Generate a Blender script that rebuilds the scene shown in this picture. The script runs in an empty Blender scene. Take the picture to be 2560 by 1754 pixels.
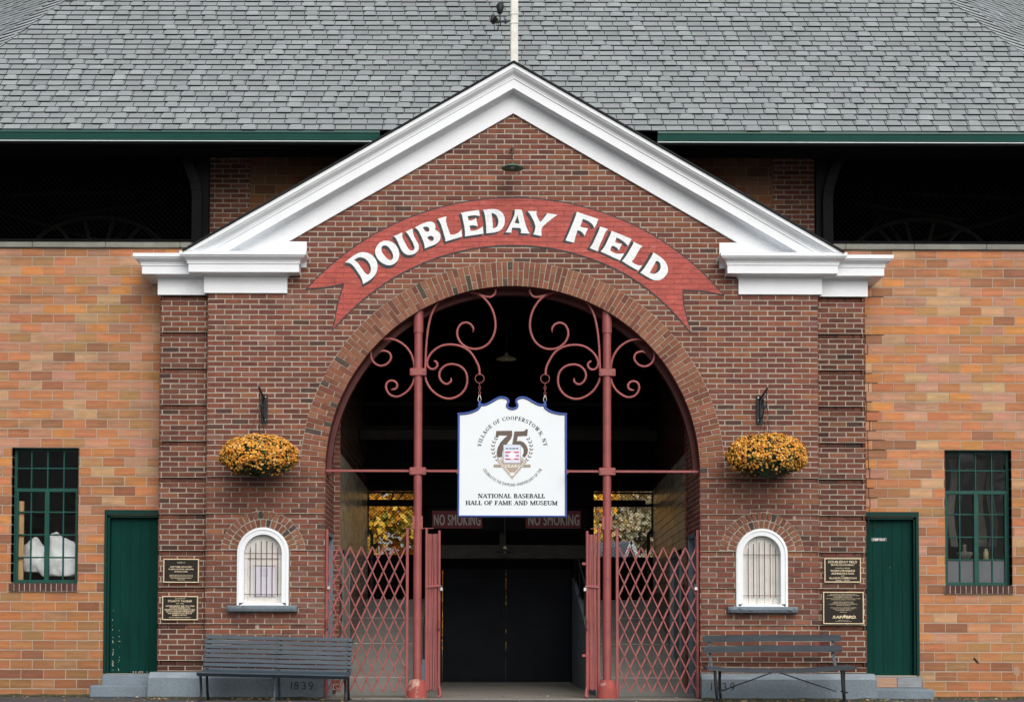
import bpy, math, random
from mathutils import Vector, Matrix, noise
from mathutils.geometry import tessellate_polygon
R = random.Random(7)
rad = math.radians
# ------------------------------------------------------------ camera, sky, sun
sc = bpy.context.scene
F_PX, CX, CY, TILT, ROLL, CAM = 3900., 1200., 1454., rad(2.0), rad(0.15), (-0.415, -20.0, 0.8)
cd = bpy.data.cameras.new("camera"); cam = bpy.data.objects.new("camera", cd)
sc.collection.objects.link(cam); sc.camera = cam
cd.sensor_width = 36; cd.lens = F_PX / 2560 * 36
cd.shift_x = (1280 - CX) / 2560; cd.shift_y = (CY - 877) / 2560
cd.clip_start = .1; cd.clip_end = 2000
cam.matrix_world = Matrix.Translation(CAM) @ Matrix.Rotation(rad(90) + TILT, 4, 'X') @ Matrix.Rotation(ROLL, 4, 'Z')
SUN_EL, SUN_AZ = rad(38), rad(162)      # azimuth clockwise from +Y
w = bpy.data.worlds.new("World"); sc.world = w; w.use_nodes = True
nt = w.node_tree; bg = nt.nodes['Background']
sky = nt.nodes.new('ShaderNodeTexSky'); sky.sky_type = 'NISHITA'; sky.sun_disc = False
sky.sun_elevation = SUN_EL; sky.sun_rotation = SUN_AZ
sky.air_density = 1.0; sky.dust_density = 4.0; sky.ozone_density = 1.0
hs = nt.nodes.new('ShaderNodeHueSaturation'); hs.inputs['Saturation'].default_value = 0.35
nt.links.new(sky.outputs[0], hs.inputs['Color']); nt.links.new(hs.outputs[0], bg.inputs[0])
bg.inputs[1].default_value = 0.13
sl = bpy.data.lights.new("sun", 'SUN'); sl.energy = 1.5; sl.angle = rad(60); sl.color = (1, .97, .93)
so = bpy.data.objects.new("sun", sl); sc.collection.objects.link(so)
sd = Vector((math.sin(SUN_AZ) * math.cos(SUN_EL), math.cos(SUN_AZ) * math.cos(SUN_EL), math.sin(SUN_EL)))
so.rotation_euler = sd.to_track_quat('Z', 'Y').to_euler()
vs = sc.view_settings; vs.view_transform = 'Standard'; vs.look = 'None'; vs.exposure = 0.02; vs.gamma = 1

def at(px, py, y=0.):
    """photo pixel -> (x, z) on the vertical plane at depth y (used to measure the place)"""
    a = (px - CX) / F_PX; b = -(py - CY) / F_PX
    c, s = math.cos(ROLL), math.sin(ROLL); a, b = a * c - b * s, a * s + b * c
    dy = math.cos(TILT) - b * math.sin(TILT); dz = math.sin(TILT) + b * math.cos(TILT)
    t = (y - CAM[1]) / dy
    return (CAM[0] + a * t, CAM[2] + dz * t)

# ------------------------------------------------------------ helpers
def srgb(r, g, b):
    f = lambda v: (v / 255 / 12.92) if v / 255 <= .04045 else ((v / 255 + .055) / 1.055) ** 2.4
    return (f(r), f(g), f(b))
def vary(c, a=.1, h=.03):
    k = 1 + R.uniform(-a, a)
    return tuple(max(0, v * k * (1 + R.uniform(-h, h))) for v in c)

class MB:
    def __init__(s): s.v = []; s.f = []; s.c = []
    def add(s, vs, fs, col=(1, 1, 1)):
        n = len(s.v); s.v += [tuple(p) for p in vs]; s.f += [tuple(i + n for i in q) for q in fs]
        s.c += [col] * len(vs)
    def box(s, x0, x1, y0, y1, z0, z1, col=(1, 1, 1)):
        s.add([(x0, y0, z0), (x1, y0, z0), (x1, y1, z0), (x0, y1, z0), (x0, y0, z1), (x1, y0, z1), (x1, y1, z1), (x0, y1, z1)],
              [(0, 1, 5, 4), (1, 2, 6, 5), (2, 3, 7, 6), (3, 0, 4, 7), (4, 5, 6, 7), (3, 2, 1, 0)], col)
    def bbox(s, x0, x1, y0, y1, z0, z1, b=.004, col=(1, 1, 1)):
        """box with chamfered edges"""
        c = [(x0 + x1) / 2, (y0 + y1) / 2, (z0 + z1) / 2]; h = [abs(x1 - x0) / 2, abs(y1 - y0) / 2, abs(z1 - z0) / 2]
        b = min(b, min(h) * .45); vs = []; idx = {}
        for sx in (-1, 1):
            for sy in (-1, 1):
                for sz in (-1, 1):
                    for ax in range(3):
                        p = [sx * (h[0] - b), sy * (h[1] - b), sz * (h[2] - b)]; p[ax] += (sx, sy, sz)[ax] * b
                        idx[(sx, sy, sz, ax)] = len(vs); vs.append(tuple(c[i] + p[i] for i in range(3)))
        fs = []
        for ax in range(3):
            o = [i for i in range(3) if i != ax]
            for sg in (-1, 1):
                q = []
                for a, bb in ((-1, -1), (1, -1), (1, 1), (-1, 1)):
                    k = [0, 0, 0]; k[ax] = sg; k[o[0]] = a; k[o[1]] = bb; q.append(idx[(*k, ax)])
                fs.append(tuple(q))
        for ax in range(3):
            o = [i for i in range(3) if i != ax]
            for a in (-1, 1):
                for bb in (-1, 1):
                    k0 = [0, 0, 0]; k0[o[0]] = a; k0[o[1]] = bb; k1 = list(k0); k0[ax] = -1; k1[ax] = 1
                    fs.append((idx[(*k0, o[0])], idx[(*k1, o[0])], idx[(*k1, o[1])], idx[(*k0, o[1])]))
        for sx in (-1, 1):
            for sy in (-1, 1):
                for sz in (-1, 1): fs.append(tuple(idx[(sx, sy, sz, a)] for a in range(3)))
        s.add(vs, fs, col)
    def bar(s, a, b, w, t, up=(0, 1, 0), col=(1, 1, 1)):
        """rectangular bar from a to b; t along 'up' direction, w across"""
        a = Vector(a); b = Vector(b); d = (b - a).normalized(); u = Vector(up); u = (u - d * u.dot(d)).normalized(); n = d.cross(u)
        vs = []
        for p in (a, b):
            for i, j in ((-1, -1), (1, -1), (1, 1), (-1, 1)): vs.append(p + n * (w / 2 * i) + u * (t / 2 * j))
        s.add(vs, [(0, 1, 2, 3), (7, 6, 5, 4), (0, 4, 5, 1), (1, 5, 6, 2), (2, 6, 7, 3), (3, 7, 4, 0)], col)
    def tube(s, pts, r, n=8, col=(1, 1, 1), closed=False, flat=None):
        """round (or flattened) tube through points; r number or list; flat=(rn, ry) strap"""
        pts = [Vector(p) for p in pts]; m = len(pts); rr = r if isinstance(r, (list, tuple)) else [r] * m
        vs = []; prev = None
        for i, p in enumerate(pts):
            if closed: d = pts[(i + 1) % m] - pts[i - 1]
            else: d = pts[min(i + 1, m - 1)] - pts[max(i - 1, 0)]
            d.normalize()
            if prev is None:
                u = Vector((0, 1, 0)) if abs(d.y) < .9 else Vector((1, 0, 0))
            else: u = prev
            u = (u - d * u.dot(d)).normalized(); prev = u; q = d.cross(u)
            for k in range(n):
                a = 2 * math.pi * (k + .5) / n
                ku = flat if flat else 1
                vs.append(p + u * (math.sin(a) * rr[i] * ku) + q * (math.cos(a) * rr[i]))
        fs = []
        for i in range(m if closed else m - 1):
            j = (i + 1) % m
            for k in range(n): fs.append((i * n + k, i * n + (k + 1) % n, j * n + (k + 1) % n, j * n + k))
        s.add(vs, fs, col)
        if not closed:
            s.add(vs[:n], [tuple(range(n))[::-1]], col); s.add(vs[-n:], [tuple(range(n))], col)
    def lathe(s, prof, c, n=24, col=(1, 1, 1), sx=1, sy=1):
        vs = []; fs = []
        for r, z in prof:
            for k in range(n):
                a = 2 * math.pi * k / n; vs.append((c[0] + math.cos(a) * r * sx, c[1] + math.sin(a) * r * sy, c[2] + z))
        for i in range(len(prof) - 1):
            for k in range(n): fs.append((i * n + k, i * n + (k + 1) % n, (i + 1) * n + (k + 1) % n, (i + 1) * n + k))
        s.add(vs, fs, col)
    def poly(s, loops, y, col=(1, 1, 1), fn=None):
        """filled XZ polygon (first loop outer, rest holes) facing the street"""
        lv = [[Vector((p[0], p[1], 0)) for p in l] for l in loops]; flat = [p for l in loops for p in l]
        tr = tessellate_polygon(lv); out = []
        for t in tr:
            a, b, c = (flat[i] for i in t)
            ar = (b[0] - a[0]) * (c[1] - a[1]) - (c[0] - a[0]) * (b[1] - a[1])
            out.append(t if ar > 0 else t[::-1])
        s.add([(p[0], y, p[1]) for p in flat], out, col)
    def prism(s, loop, y0, y1, col=(1, 1, 1)):
        """XZ polygon extruded from y0 (front) to y1"""
        s.poly([loop], y0, col); n = len(s.v)
        m = len(loop); s.add([(p[0], y0, p[1]) for p in loop] + [(p[0], y1, p[1]) for p in loop],
                             [(i, (i + 1) % m, m + (i + 1) % m, m + i) for i in range(m)], col)
        s.poly([loop], y1, col)
    def build(s, name, mat, parent=None, smooth=False, label=None, kind=None, local=False):
        me = bpy.data.meshes.new(name)
        off = Vector((0, 0, 0))
        if parent is not None and not local:
            p = parent
            while p is not None: off += p.location; p = p.parent
        me.from_pydata([(v[0] - off.x, v[1] - off.y, v[2] - off.z) for v in s.v], [], s.f)
        ca = me.color_attributes.new('Col', 'FLOAT_COLOR', 'POINT')
        buf = []
        for c in s.c: buf += [c[0], c[1], c[2], 1.0]
        ca.data.foreach_set('color', buf)
        if smooth: me.polygons.foreach_set('use_smooth', [True] * len(me.polygons))
        me.update(); o = bpy.data.objects.new(name, me); sc.collection.objects.link(o)
        me.materials.append(mat)
        if parent is not None: o.parent = parent
        if label: o['label'] = label
        if kind: o['kind'] = kind
        return o

def thing(name, label, cat, loc=(0, 0, 0), group=None):
    o = bpy.data.objects.new(name, None); sc.collection.objects.link(o); o.location = loc
    o.empty_display_size = .2; o['label'] = label; o['category'] = cat
    if group: o['group'] = group
    return o
def tag(o, label, cat, group=None):
    o['label'] = label; o['category'] = cat
    if group: o['group'] = group
    return o
def copy_tree(o, parent=None):
    c = o.copy(); sc.collection.objects.link(c); c.parent = parent
    for ch in list(o.children): copy_tree(ch, c)
    return c

# ------------------------------------------------------------ materials
def mat(name, base=None, rough=.8, nscale=6., namt=.15, fine=60., famt=.0, bump=.0, bscale=80., metal=0., spec=.5,
        dirt=None, dscale=1.5, dthr=.55, damt=.5, stretch=(1, 1, 1), brickbump=0., coat=0., jointmul=.25):
    m = bpy.data.materials.new(name); m.use_nodes = True; n = m.node_tree.nodes; l = m.node_tree.links
    b = n['Principled BSDF']; b.inputs['Roughness'].default_value = rough; b.inputs['Metallic'].default_value = metal
    b.inputs['Specular IOR Level'].default_value = spec; b.inputs['Coat Weight'].default_value = coat
    g = n.new('ShaderNodeNewGeometry'); mp = n.new('ShaderNodeMapping'); mp.inputs['Scale'].default_value = stretch
    l.new(g.outputs['Position'], mp.inputs['Vector'])
    if base is None:
        a = n.new('ShaderNodeAttribute'); a.attribute_name = 'Col'; col = a.outputs['Color']
    else:
        a = n.new('ShaderNodeRGB'); a.outputs[0].default_value = (*base, 1); col = a.outputs[0]
    def mul(col, scale, amt, det=4):
        t = n.new('ShaderNodeTexNoise'); t.inputs['Scale'].default_value = scale; t.inputs['Detail'].default_value = det
        l.new(mp.outputs[0], t.inputs['Vector'])
        r = n.new('ShaderNodeMapRange'); r.inputs[1].default_value = .3; r.inputs[2].default_value = .7
        r.inputs[3].default_value = 1 - amt; r.inputs[4].default_value = 1 + amt; l.new(t.outputs['Fac'], r.inputs[0])
        x = n.new('ShaderNodeMix'); x.data_type = 'RGBA'; x.blend_type = 'MULTIPLY'; x.inputs[0].default_value = 1
        l.new(col, x.inputs[6]); l.new(r.outputs[0], x.inputs[7]); return x.outputs[2]
    if namt: col = mul(col, nscale, namt)
    if famt: col = mul(col, fine, famt, 2)
    if dirt is not None:
        t = n.new('ShaderNodeTexNoise'); t.inputs['Scale'].default_value = dscale; t.inputs['Detail'].default_value = 8
        t.inputs['Roughness'].default_value = .65; l.new(mp.outputs[0], t.inputs['Vector'])
        r = n.new('ShaderNodeMapRange'); r.inputs[1].default_value = dthr; r.inputs[2].default_value = dthr + .12
        r.inputs[3].default_value = 0; r.inputs[4].default_value = damt; l.new(t.outputs['Fac'], r.inputs[0])
        x = n.new('ShaderNodeMix'); x.data_type = 'RGBA'; l.new(r.outputs[0], x.inputs[0]); l.new(col, x.inputs[6])
        x.inputs[7].default_value = (*dirt, 1); col = x.outputs[2]
    l.new(col, b.inputs['Base Color'])
    nrm = None
    if brickbump:
        sp = n.new('ShaderNodeSeparateXYZ'); l.new(g.outputs['Position'], sp.inputs[0])
        cb = n.new('ShaderNodeCombineXYZ'); l.new(sp.outputs['X'], cb.inputs[0])
        sb = n.new('ShaderNodeMath'); sb.operation = 'SUBTRACT'; sb.inputs[1].default_value = Z0; l.new(sp.outputs['Z'], sb.inputs[0]); l.new(sb.outputs[0], cb.inputs[1])
        bt = n.new('ShaderNodeTexBrick'); bt.inputs['Scale'].default_value = 1; bt.inputs['Brick Width'].default_value = BM
        bt.inputs['Row Height'].default_value = RH; bt.inputs['Mortar Size'].default_value = .006; bt.inputs['Mortar Smooth'].default_value = .4
        bt.inputs['Color1'].default_value = (1, 1, 1, 1); bt.inputs['Color2'].default_value = (.9, .9, .9, 1); bt.inputs['Mortar'].default_value = (0, 0, 0, 1)
        l.new(cb.outputs[0], bt.inputs['Vector'])
        bp = n.new('ShaderNodeBump'); bp.inputs['Strength'].default_value = brickbump; bp.inputs['Distance'].default_value = .006
        l.new(bt.outputs['Color'], bp.inputs['Height']); nrm = bp.outputs[0]
        # paint colour is darkened over the joints
        x = n.new('ShaderNodeMix'); x.data_type = 'RGBA'; x.blend_type = 'MULTIPLY'; x.inputs[0].default_value = jointmul
        l.new(col, x.inputs[6]); l.new(bt.outputs['Color'], x.inputs[7]); l.new(x.outputs[2], b.inputs['Base Color'])
    if bump:
        t = n.new('ShaderNodeTexNoise'); t.inputs['Scale'].default_value = bscale; t.inputs['Detail'].default_value = 5
        l.new(mp.outputs[0], t.inputs['Vector'])
        bp = n.new('ShaderNodeBump'); bp.inputs['Strength'].default_value = bump; bp.inputs['Distance'].default_value = .01
        l.new(t.outputs['Fac'], bp.inputs['Height'])
        if nrm: l.new(nrm, bp.inputs['Normal'])
        nrm = bp.outputs[0]
    if nrm: l.new(nrm, b.inputs['Normal'])
    return m

BM, RH, Z0 = .219, .06754, .349          # brick module, course height, first course
M = {}
M['brick'] = mat('brick', None, .9, 9, .14, 120, .16, .35, 160, dirt=(.06, .04, .035), dscale=1.6, dthr=.60, damt=.35, spec=.25)
M['mortar'] = mat('mortar', (.39, .34, .275), .95, 5, .12, 90, .12, .3, 200, spec=.1, dirt=(.2, .17, .14), dscale=1.6, dthr=.58, damt=.5)
M['tile'] = mat('structural_tile', None, .8, 7, .08, 120, .2, .35, 160, spec=.2, stretch=(1, 1, 5), dirt=(.15, .10, .065), dscale=.9, dthr=.53, damt=.4)
M['tile_mortar'] = mat('tile_mortar', (.40, .34, .27), .95, 5, .12, 90, .12, .3, 200, spec=.1)
M['white'] = mat('white_paint', (.80, .83, .86), .45, 2.5, .035, 40, .02, .05, 30, spec=.4, dirt=(.5, .5, .47), dscale=2.2, dthr=.66, damt=.35)
M['whitedull'] = mat('old_white_paint', (.66, .65, .61), .6, 5, .07, 60, .05, .1, 60, spec=.3)
M['pole'] = mat('pole_paint', (.74, .73, .68), .5, 8, .10, 60, .05, .15, 40, spec=.3, dirt=(.45, .42, .36), dscale=7, dthr=.62, damt=.5)
M['shingle'] = mat('shingle', None, .95, 3, .07, 220, .22, .5, 260, spec=.15)
M['under'] = mat('shingle_underlay', (.025, .028, .03), .95, spec=.1)
M['green'] = mat('green_enamel', (.022, .095, .078), .25, 3, .08, 50, .04, .05, 30, spec=.5)
M['greendark'] = mat('dark_green_door_paint', (.002, .036, .028), .5, 3, .15, 60, .08, .15, 40, spec=.15, stretch=(3, 3, .5))
M['chip'] = mat('paint_chip', (.55, .5, .42), .9)
M['windowgreen'] = mat('green_window_paint', (.008, .065, .050), .5, 6, .15, 60, .06, .1, 60, spec=.25)
M['ledge'] = mat('ledge_stone', (.22, .22, .19), .9, 4, .15, 80, .15, .3, 120)
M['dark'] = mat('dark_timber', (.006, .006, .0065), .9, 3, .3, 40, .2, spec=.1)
M['mid'] = mat('old_grey_timber', (.03, .03, .027), .9, 3, .3, 40, .2, spec=.15)
M['black'] = mat('black_iron', (.012, .013, .015), .5, 8, .2, spec=.4)
M['bluegrey'] = mat('blue_grey_concrete_paint', (.165, .205, .24), .75, 2.2, .14, 40, .1, .5, 45, spec=.3, dirt=(.09, .10, .10), dscale=3.2, dthr=.60, damt=.5)
M['wash'] = mat('pale_blue_grey_paint', (.25, .30, .34), .75, 4, .12, 40, .1, .4, 40, spec=.3)
M['engrave'] = mat('engraved_dark', (.025, .03, .035), .9)
M['bannerblack'] = mat('banner_black_paint', (.022, .026, .032), .6, 9, .25, 80, .2, brickbump=.5)
M['bannerred'] = mat('banner_red_paint', (.40, .062, .044), .6, 5, .2, 60, .2, .25, 60, brickbump=.8, dirt=(.62, .20, .15), dscale=7, dthr=.56, damt=.6, stretch=(1, 1, 3), jointmul=.2)
M['bannerwhite'] = mat('banner_white_paint', (.80, .83, .84), .6, 6, .05, 60, .05, brickbump=.3, jointmul=.10)
M['iron'] = mat('red_iron_paint', (.29, .072, .068), .42, 5, .13, 50, .07, .15, 50, spec=.45, dirt=(.09, .03, .03), dscale=7, dthr=.64, damt=.5)
M['maroon'] = mat('maroon_steel', (.10, .018, .016), .6, 5, .2)
M['chipbase'] = mat('chipped_red_on_plaster', (.32, .065, .055), .8, 5, .15, 50, .1, .5, 40, dirt=(.62, .52, .42), dscale=6, dthr=.53, damt=.75)
M['silver'] = mat('zinc', (.6, .6, .58), .3, metal=.9)
M['signwhite'] = mat('sign_white', (.76, .81, .84), .4, 3, .015, 30, .0)
M['signblue'] = mat('sign_blue', (.035, .085, .33), .35, 6, .05)
M['ink'] = mat('sign_ink', (.02, .025, .03), .6, namt=0)
M['vcol'] = mat('flat_paint', None, .6, namt=.03)
M['bronze'] = mat('dark_bronze', (.020, .016, .013), .6, 20, .2, spec=.2)
M['brass'] = mat('polished_brass', (.74, .61, .40), .4, 20, .1, metal=.1)
M['floor'] = mat('concrete_floor', (.24, .22, .19), .85, 1.6, .14, 60, .10, .3, 60, dirt=(.13, .12, .10), dscale=1.1, dthr=.56, damt=.6)
M['ramp'] = mat('grey_ramp_paint', (.30, .295, .27), .6, 2.5, .12, 60, .08, .2, 40, spec=.4, dirt=(.3, .28, .24), dscale=2.0, dthr=.62, damt=.4)
M['asphalt'] = mat('asphalt', (.085, .085, .084), .95, 1.2, .2, 140, .35, .8, 160, dirt=(.045, .055, .02), dscale=1.2, dthr=.58, damt=.6)
M['tilewall'] = mat('glazed_passage_tile', None, .26, 6, .12, 80, .05, .12, 12, spec=.9)
M['bench'] = mat('grey_bench_paint', (.056, .076, .096), .42, 6, .14, 60, .06, .25, 30, spec=.2, stretch=(.4, 2, 2))
M['bench2'] = mat('dark_grey_bench_paint', (.046, .058, .070), .45, 6, .18, 60, .08, .3, 30, spec=.2, stretch=(.4, 2, 2))
M['sack'] = mat('white_sackcloth', (.85, .86, .88), .85, 6, .06, 60, .03, .9, 9)
M['timber'] = mat('raw_pine', (.50, .30, .14), .8, 4, .25, 40, .15, stretch=(6, 6, .6))
M['flower'] = mat('petals', None, .8, namt=.05, spec=.2)
M['leaf'] = mat('leaf', None, .6, namt=.1, spec=.3)
M['bark'] = mat('bark', (.06, .045, .035), .95, 6, .3, bump=.5)
M['grass'] = mat('grass_field', (.05, .09, .025), .95, 2, .3, 80, .3)
M['room'] = mat('room_plaster', (.05, .045, .04), .9, 2, .3)
M['copper'] = mat('verdigris_enamel', (.06, .17, .12), .5, 14, .2, dirt=(.10, .05, .03), dscale=12, dthr=.58, damt=.7)
M['rust'] = mat('rusty_iron', (.09, .045, .03), .7, 20, .3)
M['cream'] = mat('cream_enamel', (.42, .38, .25), .4, 10, .15)
M['signred'] = mat('dark_red_sign', (.11, .012, .014), .7, 6, .2)
M['signgrey'] = mat('faded_white_lettering', (.36, .34, .32), .8, 6, .1)
def glass_mat():
    m = bpy.data.materials.new('window_glass'); m.use_nodes = True; n = m.node_tree.nodes; l = m.node_tree.links
    n.remove(n['Principled BSDF']); o = n['Material Output']
    t = n.new('ShaderNodeBsdfTransparent'); t.inputs[0].default_value = (.94, .96, .95, 1)
    g = n.new('ShaderNodeBsdfGlossy'); g.inputs['Roughness'].default_value = .03; g.inputs['Color'].default_value = (.9, .95, 1, 1)
    f = n.new('ShaderNodeFresnel'); f.inputs[0].default_value = 1.22
    nz = n.new('ShaderNodeTexNoise'); nz.inputs['Scale'].default_value = 5; bp = n.new('ShaderNodeBump'); bp.inputs['Strength'].default_value = .25; bp.inputs['Distance'].default_value = .02
    l.new(nz.outputs[0], bp.inputs['Height']); l.new(bp.outputs[0], g.inputs['Normal'])
    x = n.new('ShaderNodeMixShader'); l.new(f.outputs[0], x.inputs[0]); l.new(t.outputs[0], x.inputs[1]); l.new(g.outputs[0], x.inputs[2]); l.new(x.outputs[0], o.inputs[0])
    return m
M['glass'] = glass_mat()
M['curtain'] = mat('dusty_curtain', (.16, .15, .13), .9, 5, .2)  # pale tone of the imitated pane reflections, shared by counter and bowl
M['doorleaf'] = mat('green_plank_door', None, .6, 3, .15, 60, .08, .15, 40, spec=.08, stretch=(3, 3, .5))
M['frost'] = mat('frosted_pane', (.085, .092, .105), .35, 3, .12, spec=.4)

# ------------------------------------------------------------ brickwork
def clip(poly, a, b, c):
    """keep a*x+b*z <= c"""
    out = []
    for i in range(len(poly)):
        p, q = poly[i], poly[(i + 1) % len(poly)]; dp = a * p[0] + b * p[1] - c; dq = a * q[0] + b * q[1] - c
        if dp <= 0: out.append(p)
        if (dp < 0 < dq) or (dq < 0 < dp):
            t = dp / (dp - dq); out.append((p[0] + (q[0] - p[0]) * t, p[1] + (q[1] - p[1]) * t))
    return out
def area(p): return abs(sum(p[i][0] * p[(i + 1) % len(p)][1] - p[(i + 1) % len(p)][0] * p[i][1] for i in range(len(p)))) / 2
RED = [((.190, .070, .047), 6), ((.165, .062, .044), 5), ((.22, .083, .052), 3), ((.14, .056, .043), 3), ((.27, .11, .062), .8), ((.09, .05, .042), .5), ((.20, .092, .070), 2)]
def pick(pal):
    t = R.uniform(0, sum(k for _, k in pal))
    for c, k in pal:
        t -= k
        if t <= 0: return c
    return pal[0][0]
def one_brick(mb, poly, mp, d0, db, col, bev=.0045, jit=.0018):
    if len(poly) < 3 or area(poly) < 2e-4: return
    cx = sum(p[0] for p in poly) / len(poly); cz = sum(p[1] for p in poly) / len(poly)
    d = d0 + R.uniform(-jit, jit); tl = R.uniform(-jit, jit) * .6
    P = [(p[0] + R.uniform(-jit, jit) * .8, p[1] + R.uniform(-jit, jit) * .8) for p in poly]
    q = [(p[0] - math.copysign(min(bev, abs(p[0] - cx) * .4), p[0] - cx), p[1] - math.copysign(min(bev, abs(p[1] - cz) * .4), p[1] - cz)) for p in P]
    n = len(P)
    vs = [mp(p[0], p[1], d + tl * (1 if p[0] > cx else -1)) for p in q] + [mp(p[0], p[1], d - bev) for p in P] + [mp(p[0], p[1], db) for p in P]
    fs = [tuple(range(n))] + [(i, n + i, n + (i + 1) % n, (i + 1) % n) for i in range(n)] + [(n + i, 2 * n + i, 2 * n + (i + 1) % n, n + (i + 1) % n) for i in range(n)]
    mb.add(vs, fs, vary(col, .10, .05))
def field(mb, u0, u1, z0, z1, mp, depth=lambda i, z: 0., clips=None, pal=RED, mod=BM, rh=RH, zb=Z0, mort=.0125, phase=0., db=-.02, darken=None, bev=.0045, jit=.0018):
    i0 = int(math.floor((z0 - zb) / rh)) - 1; i1 = int(math.ceil((z1 - zb) / rh)) + 1
    for i in range(i0, i1):
        a = zb + i * rh; b = a + rh
        if b <= z0 + .004 or a >= z1 - .004: continue
        sh = phase + (mod / 2 if i % 2 else 0) + R.uniform(-.006, .006)
        j0 = int(math.floor((u0 - sh) / mod)) - 1; j1 = int(math.ceil((u1 - sh) / mod)) + 1
        for j in range(j0, j1):
            x0 = sh + j * mod + mort / 2 + R.uniform(-.001, .001); x1 = sh + (j + 1) * mod - mort / 2
            xa, xb = max(x0, u0), min(x1, u1); za, zc = max(a + mort / 2, z0), min(b - mort / 2, z1)
            if xb - xa < .018 or zc - za < .012: continue
            p = [(xa, za), (xb, za), (xb, zc), (xa, zc)]
            if clips: p = clips(p)
            if not p or len(p) < 3: continue
            col = pick(pal)
            if darken:
                k = darken((xa + xb) / 2, (za + zc) / 2); col = tuple(v * k for v in col)
            one_brick(mb, p, mp, depth(i, a), db, col, bev, jit)
front = lambda y0: (lambda u, z, d: (u, y0 - d, z))
def side(x0, sgn): return lambda u, z, d: (x0 + sgn * d, u, z)

AR, AC = 2.41, 2.91                       # arch radius and springing height
RO_ = 2.725
GA, GS = 7.565, .58                       # gable inner apex and slope
WX, WZ, WR = 3.2, 1.861, .33              # ticket windows
ROOT = thing('ballpark_entrance_building', 'red brick gabled arch entrance with grey shingle roof between buff tile wings', 'building')
B = ROOT

def clip_field(p):
    cx = sum(q[0] for q in p) / len(p); cz = sum(q[1] for q in p) / len(p)
    p = clip(p, GS, 1, GA + .004); p = clip(p, -GS, 1, GA + .004) if len(p) > 2 else p
    if len(p) < 3: return None
    if cz > AC:
        r = math.hypot(cx, cz - AC); nx, nz = cx / r, (cz - AC) / r
        p = clip(p, -nx, -nz, -(RO_ + .006) - nz * AC)
    else:
        s = 1 if cx > 0 else -1; lim = AR
        p = clip(p, -s, 0, -lim)
    if len(p) < 3: return None
    s = 1 if cx > 0 else -1; dx = cx - s * WX; dz = cz - WZ; r = math.hypot(dx, dz)
    if cz > 1.91:
        if r < .72: p = clip(p, -dx / r, -dz / r, -.545 - (dx / r) * s * WX - (dz / r) * WZ)
    elif cz > 1.185:
        if abs(dx) < .46:
            sg = 1 if dx > 0 else -1
            p = clip(p, -sg, 0, -(WR + .008) - sg * s * WX)
    return p
def fdepth(i, z): return -.023 if (i % 7 == 1 and z < 2.9) else 0.
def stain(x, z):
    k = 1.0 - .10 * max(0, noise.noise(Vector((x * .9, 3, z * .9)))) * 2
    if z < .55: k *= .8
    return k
mb = MB()
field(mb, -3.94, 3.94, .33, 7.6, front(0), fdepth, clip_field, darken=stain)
for k in range(26):
    x = R.uniform(-3.9, 3.9); z = R.uniform(3.2, 5.1) if abs(x) > 2.9 else R.uniform(5.9, 7.0) if abs(x) < 1 else 5.0
    if abs(x) > 2.8 or z > 6.5: l_ = R.uniform(.006, .03); mb.add([(x, -.0035, z), (x + .006, -.0035, z - l_ * .3), (x + R.uniform(-.004, .01), -.0035, z - l_)], [(0, 1, 2)], (.7, .7, .66))
mb.build('brick_front', M['brick'], B)
# mortar body of the front with ticket window openings
def arc(cx, cz, r, a0, a1, n): return [(cx + r * math.cos(a0 + (a1 - a0) * k / n), cz + r * math.sin(a0 + (a1 - a0) * k / n)) for k in range(n + 1)]
def winhole(s): return [(s * WX - WR + .01, 1.19), (s * WX + WR - .01, 1.19)] + arc(s * WX, WZ, WR - .01, 0, math.pi, 20)
mb = MB()
outl = [(-3.935, 2.862), (-AR - .004, 2.862)] + arc(0, AC, AR + .004, math.pi, 0, 60) + [(AR + .004, 2.862), (3.935, 2.862), (3.935, GA - GS * 3.935), (0, GA), (-3.935, GA - GS * 3.935)]
mb.poly([outl], .0045)
mb.poly([[(-3.94, .1), (-AR, .1), (-AR, 2.9), (-3.94, 2.9)], winhole(-1)], .0255)
mb.poly([[(AR, .1), (3.94, .1), (3.94, 2.9), (AR, 2.9)], winhole(1)], .0255)
for i in range(-2, 38):
    if i % 7 == 1: continue
    za, zc = max(.1, Z0 + i * RH - .003), min(2.863, Z0 + (i + 1) * RH + .002)
    zm = (za + zc) / 2
    hw = 0
    if 1.18 < zm < WZ + WR:
        hw = WR - .012 if zm < WZ else math.sqrt(max(0, (WR - .012) ** 2 - (zm - WZ) ** 2))
    for s_ in (-1, 1):
        segs = [(AR + .001, 3.939)] if hw <= 0 else [(AR + .001, WX - hw), (WX + hw, 3.939)]
        for xa, xb in segs: mb.box(min(s_ * xa, s_ * xb), max(s_ * xa, s_ * xb), .0046, .025, za, zc)
mb.build('mortar_front', M['mortar'], B)
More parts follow.
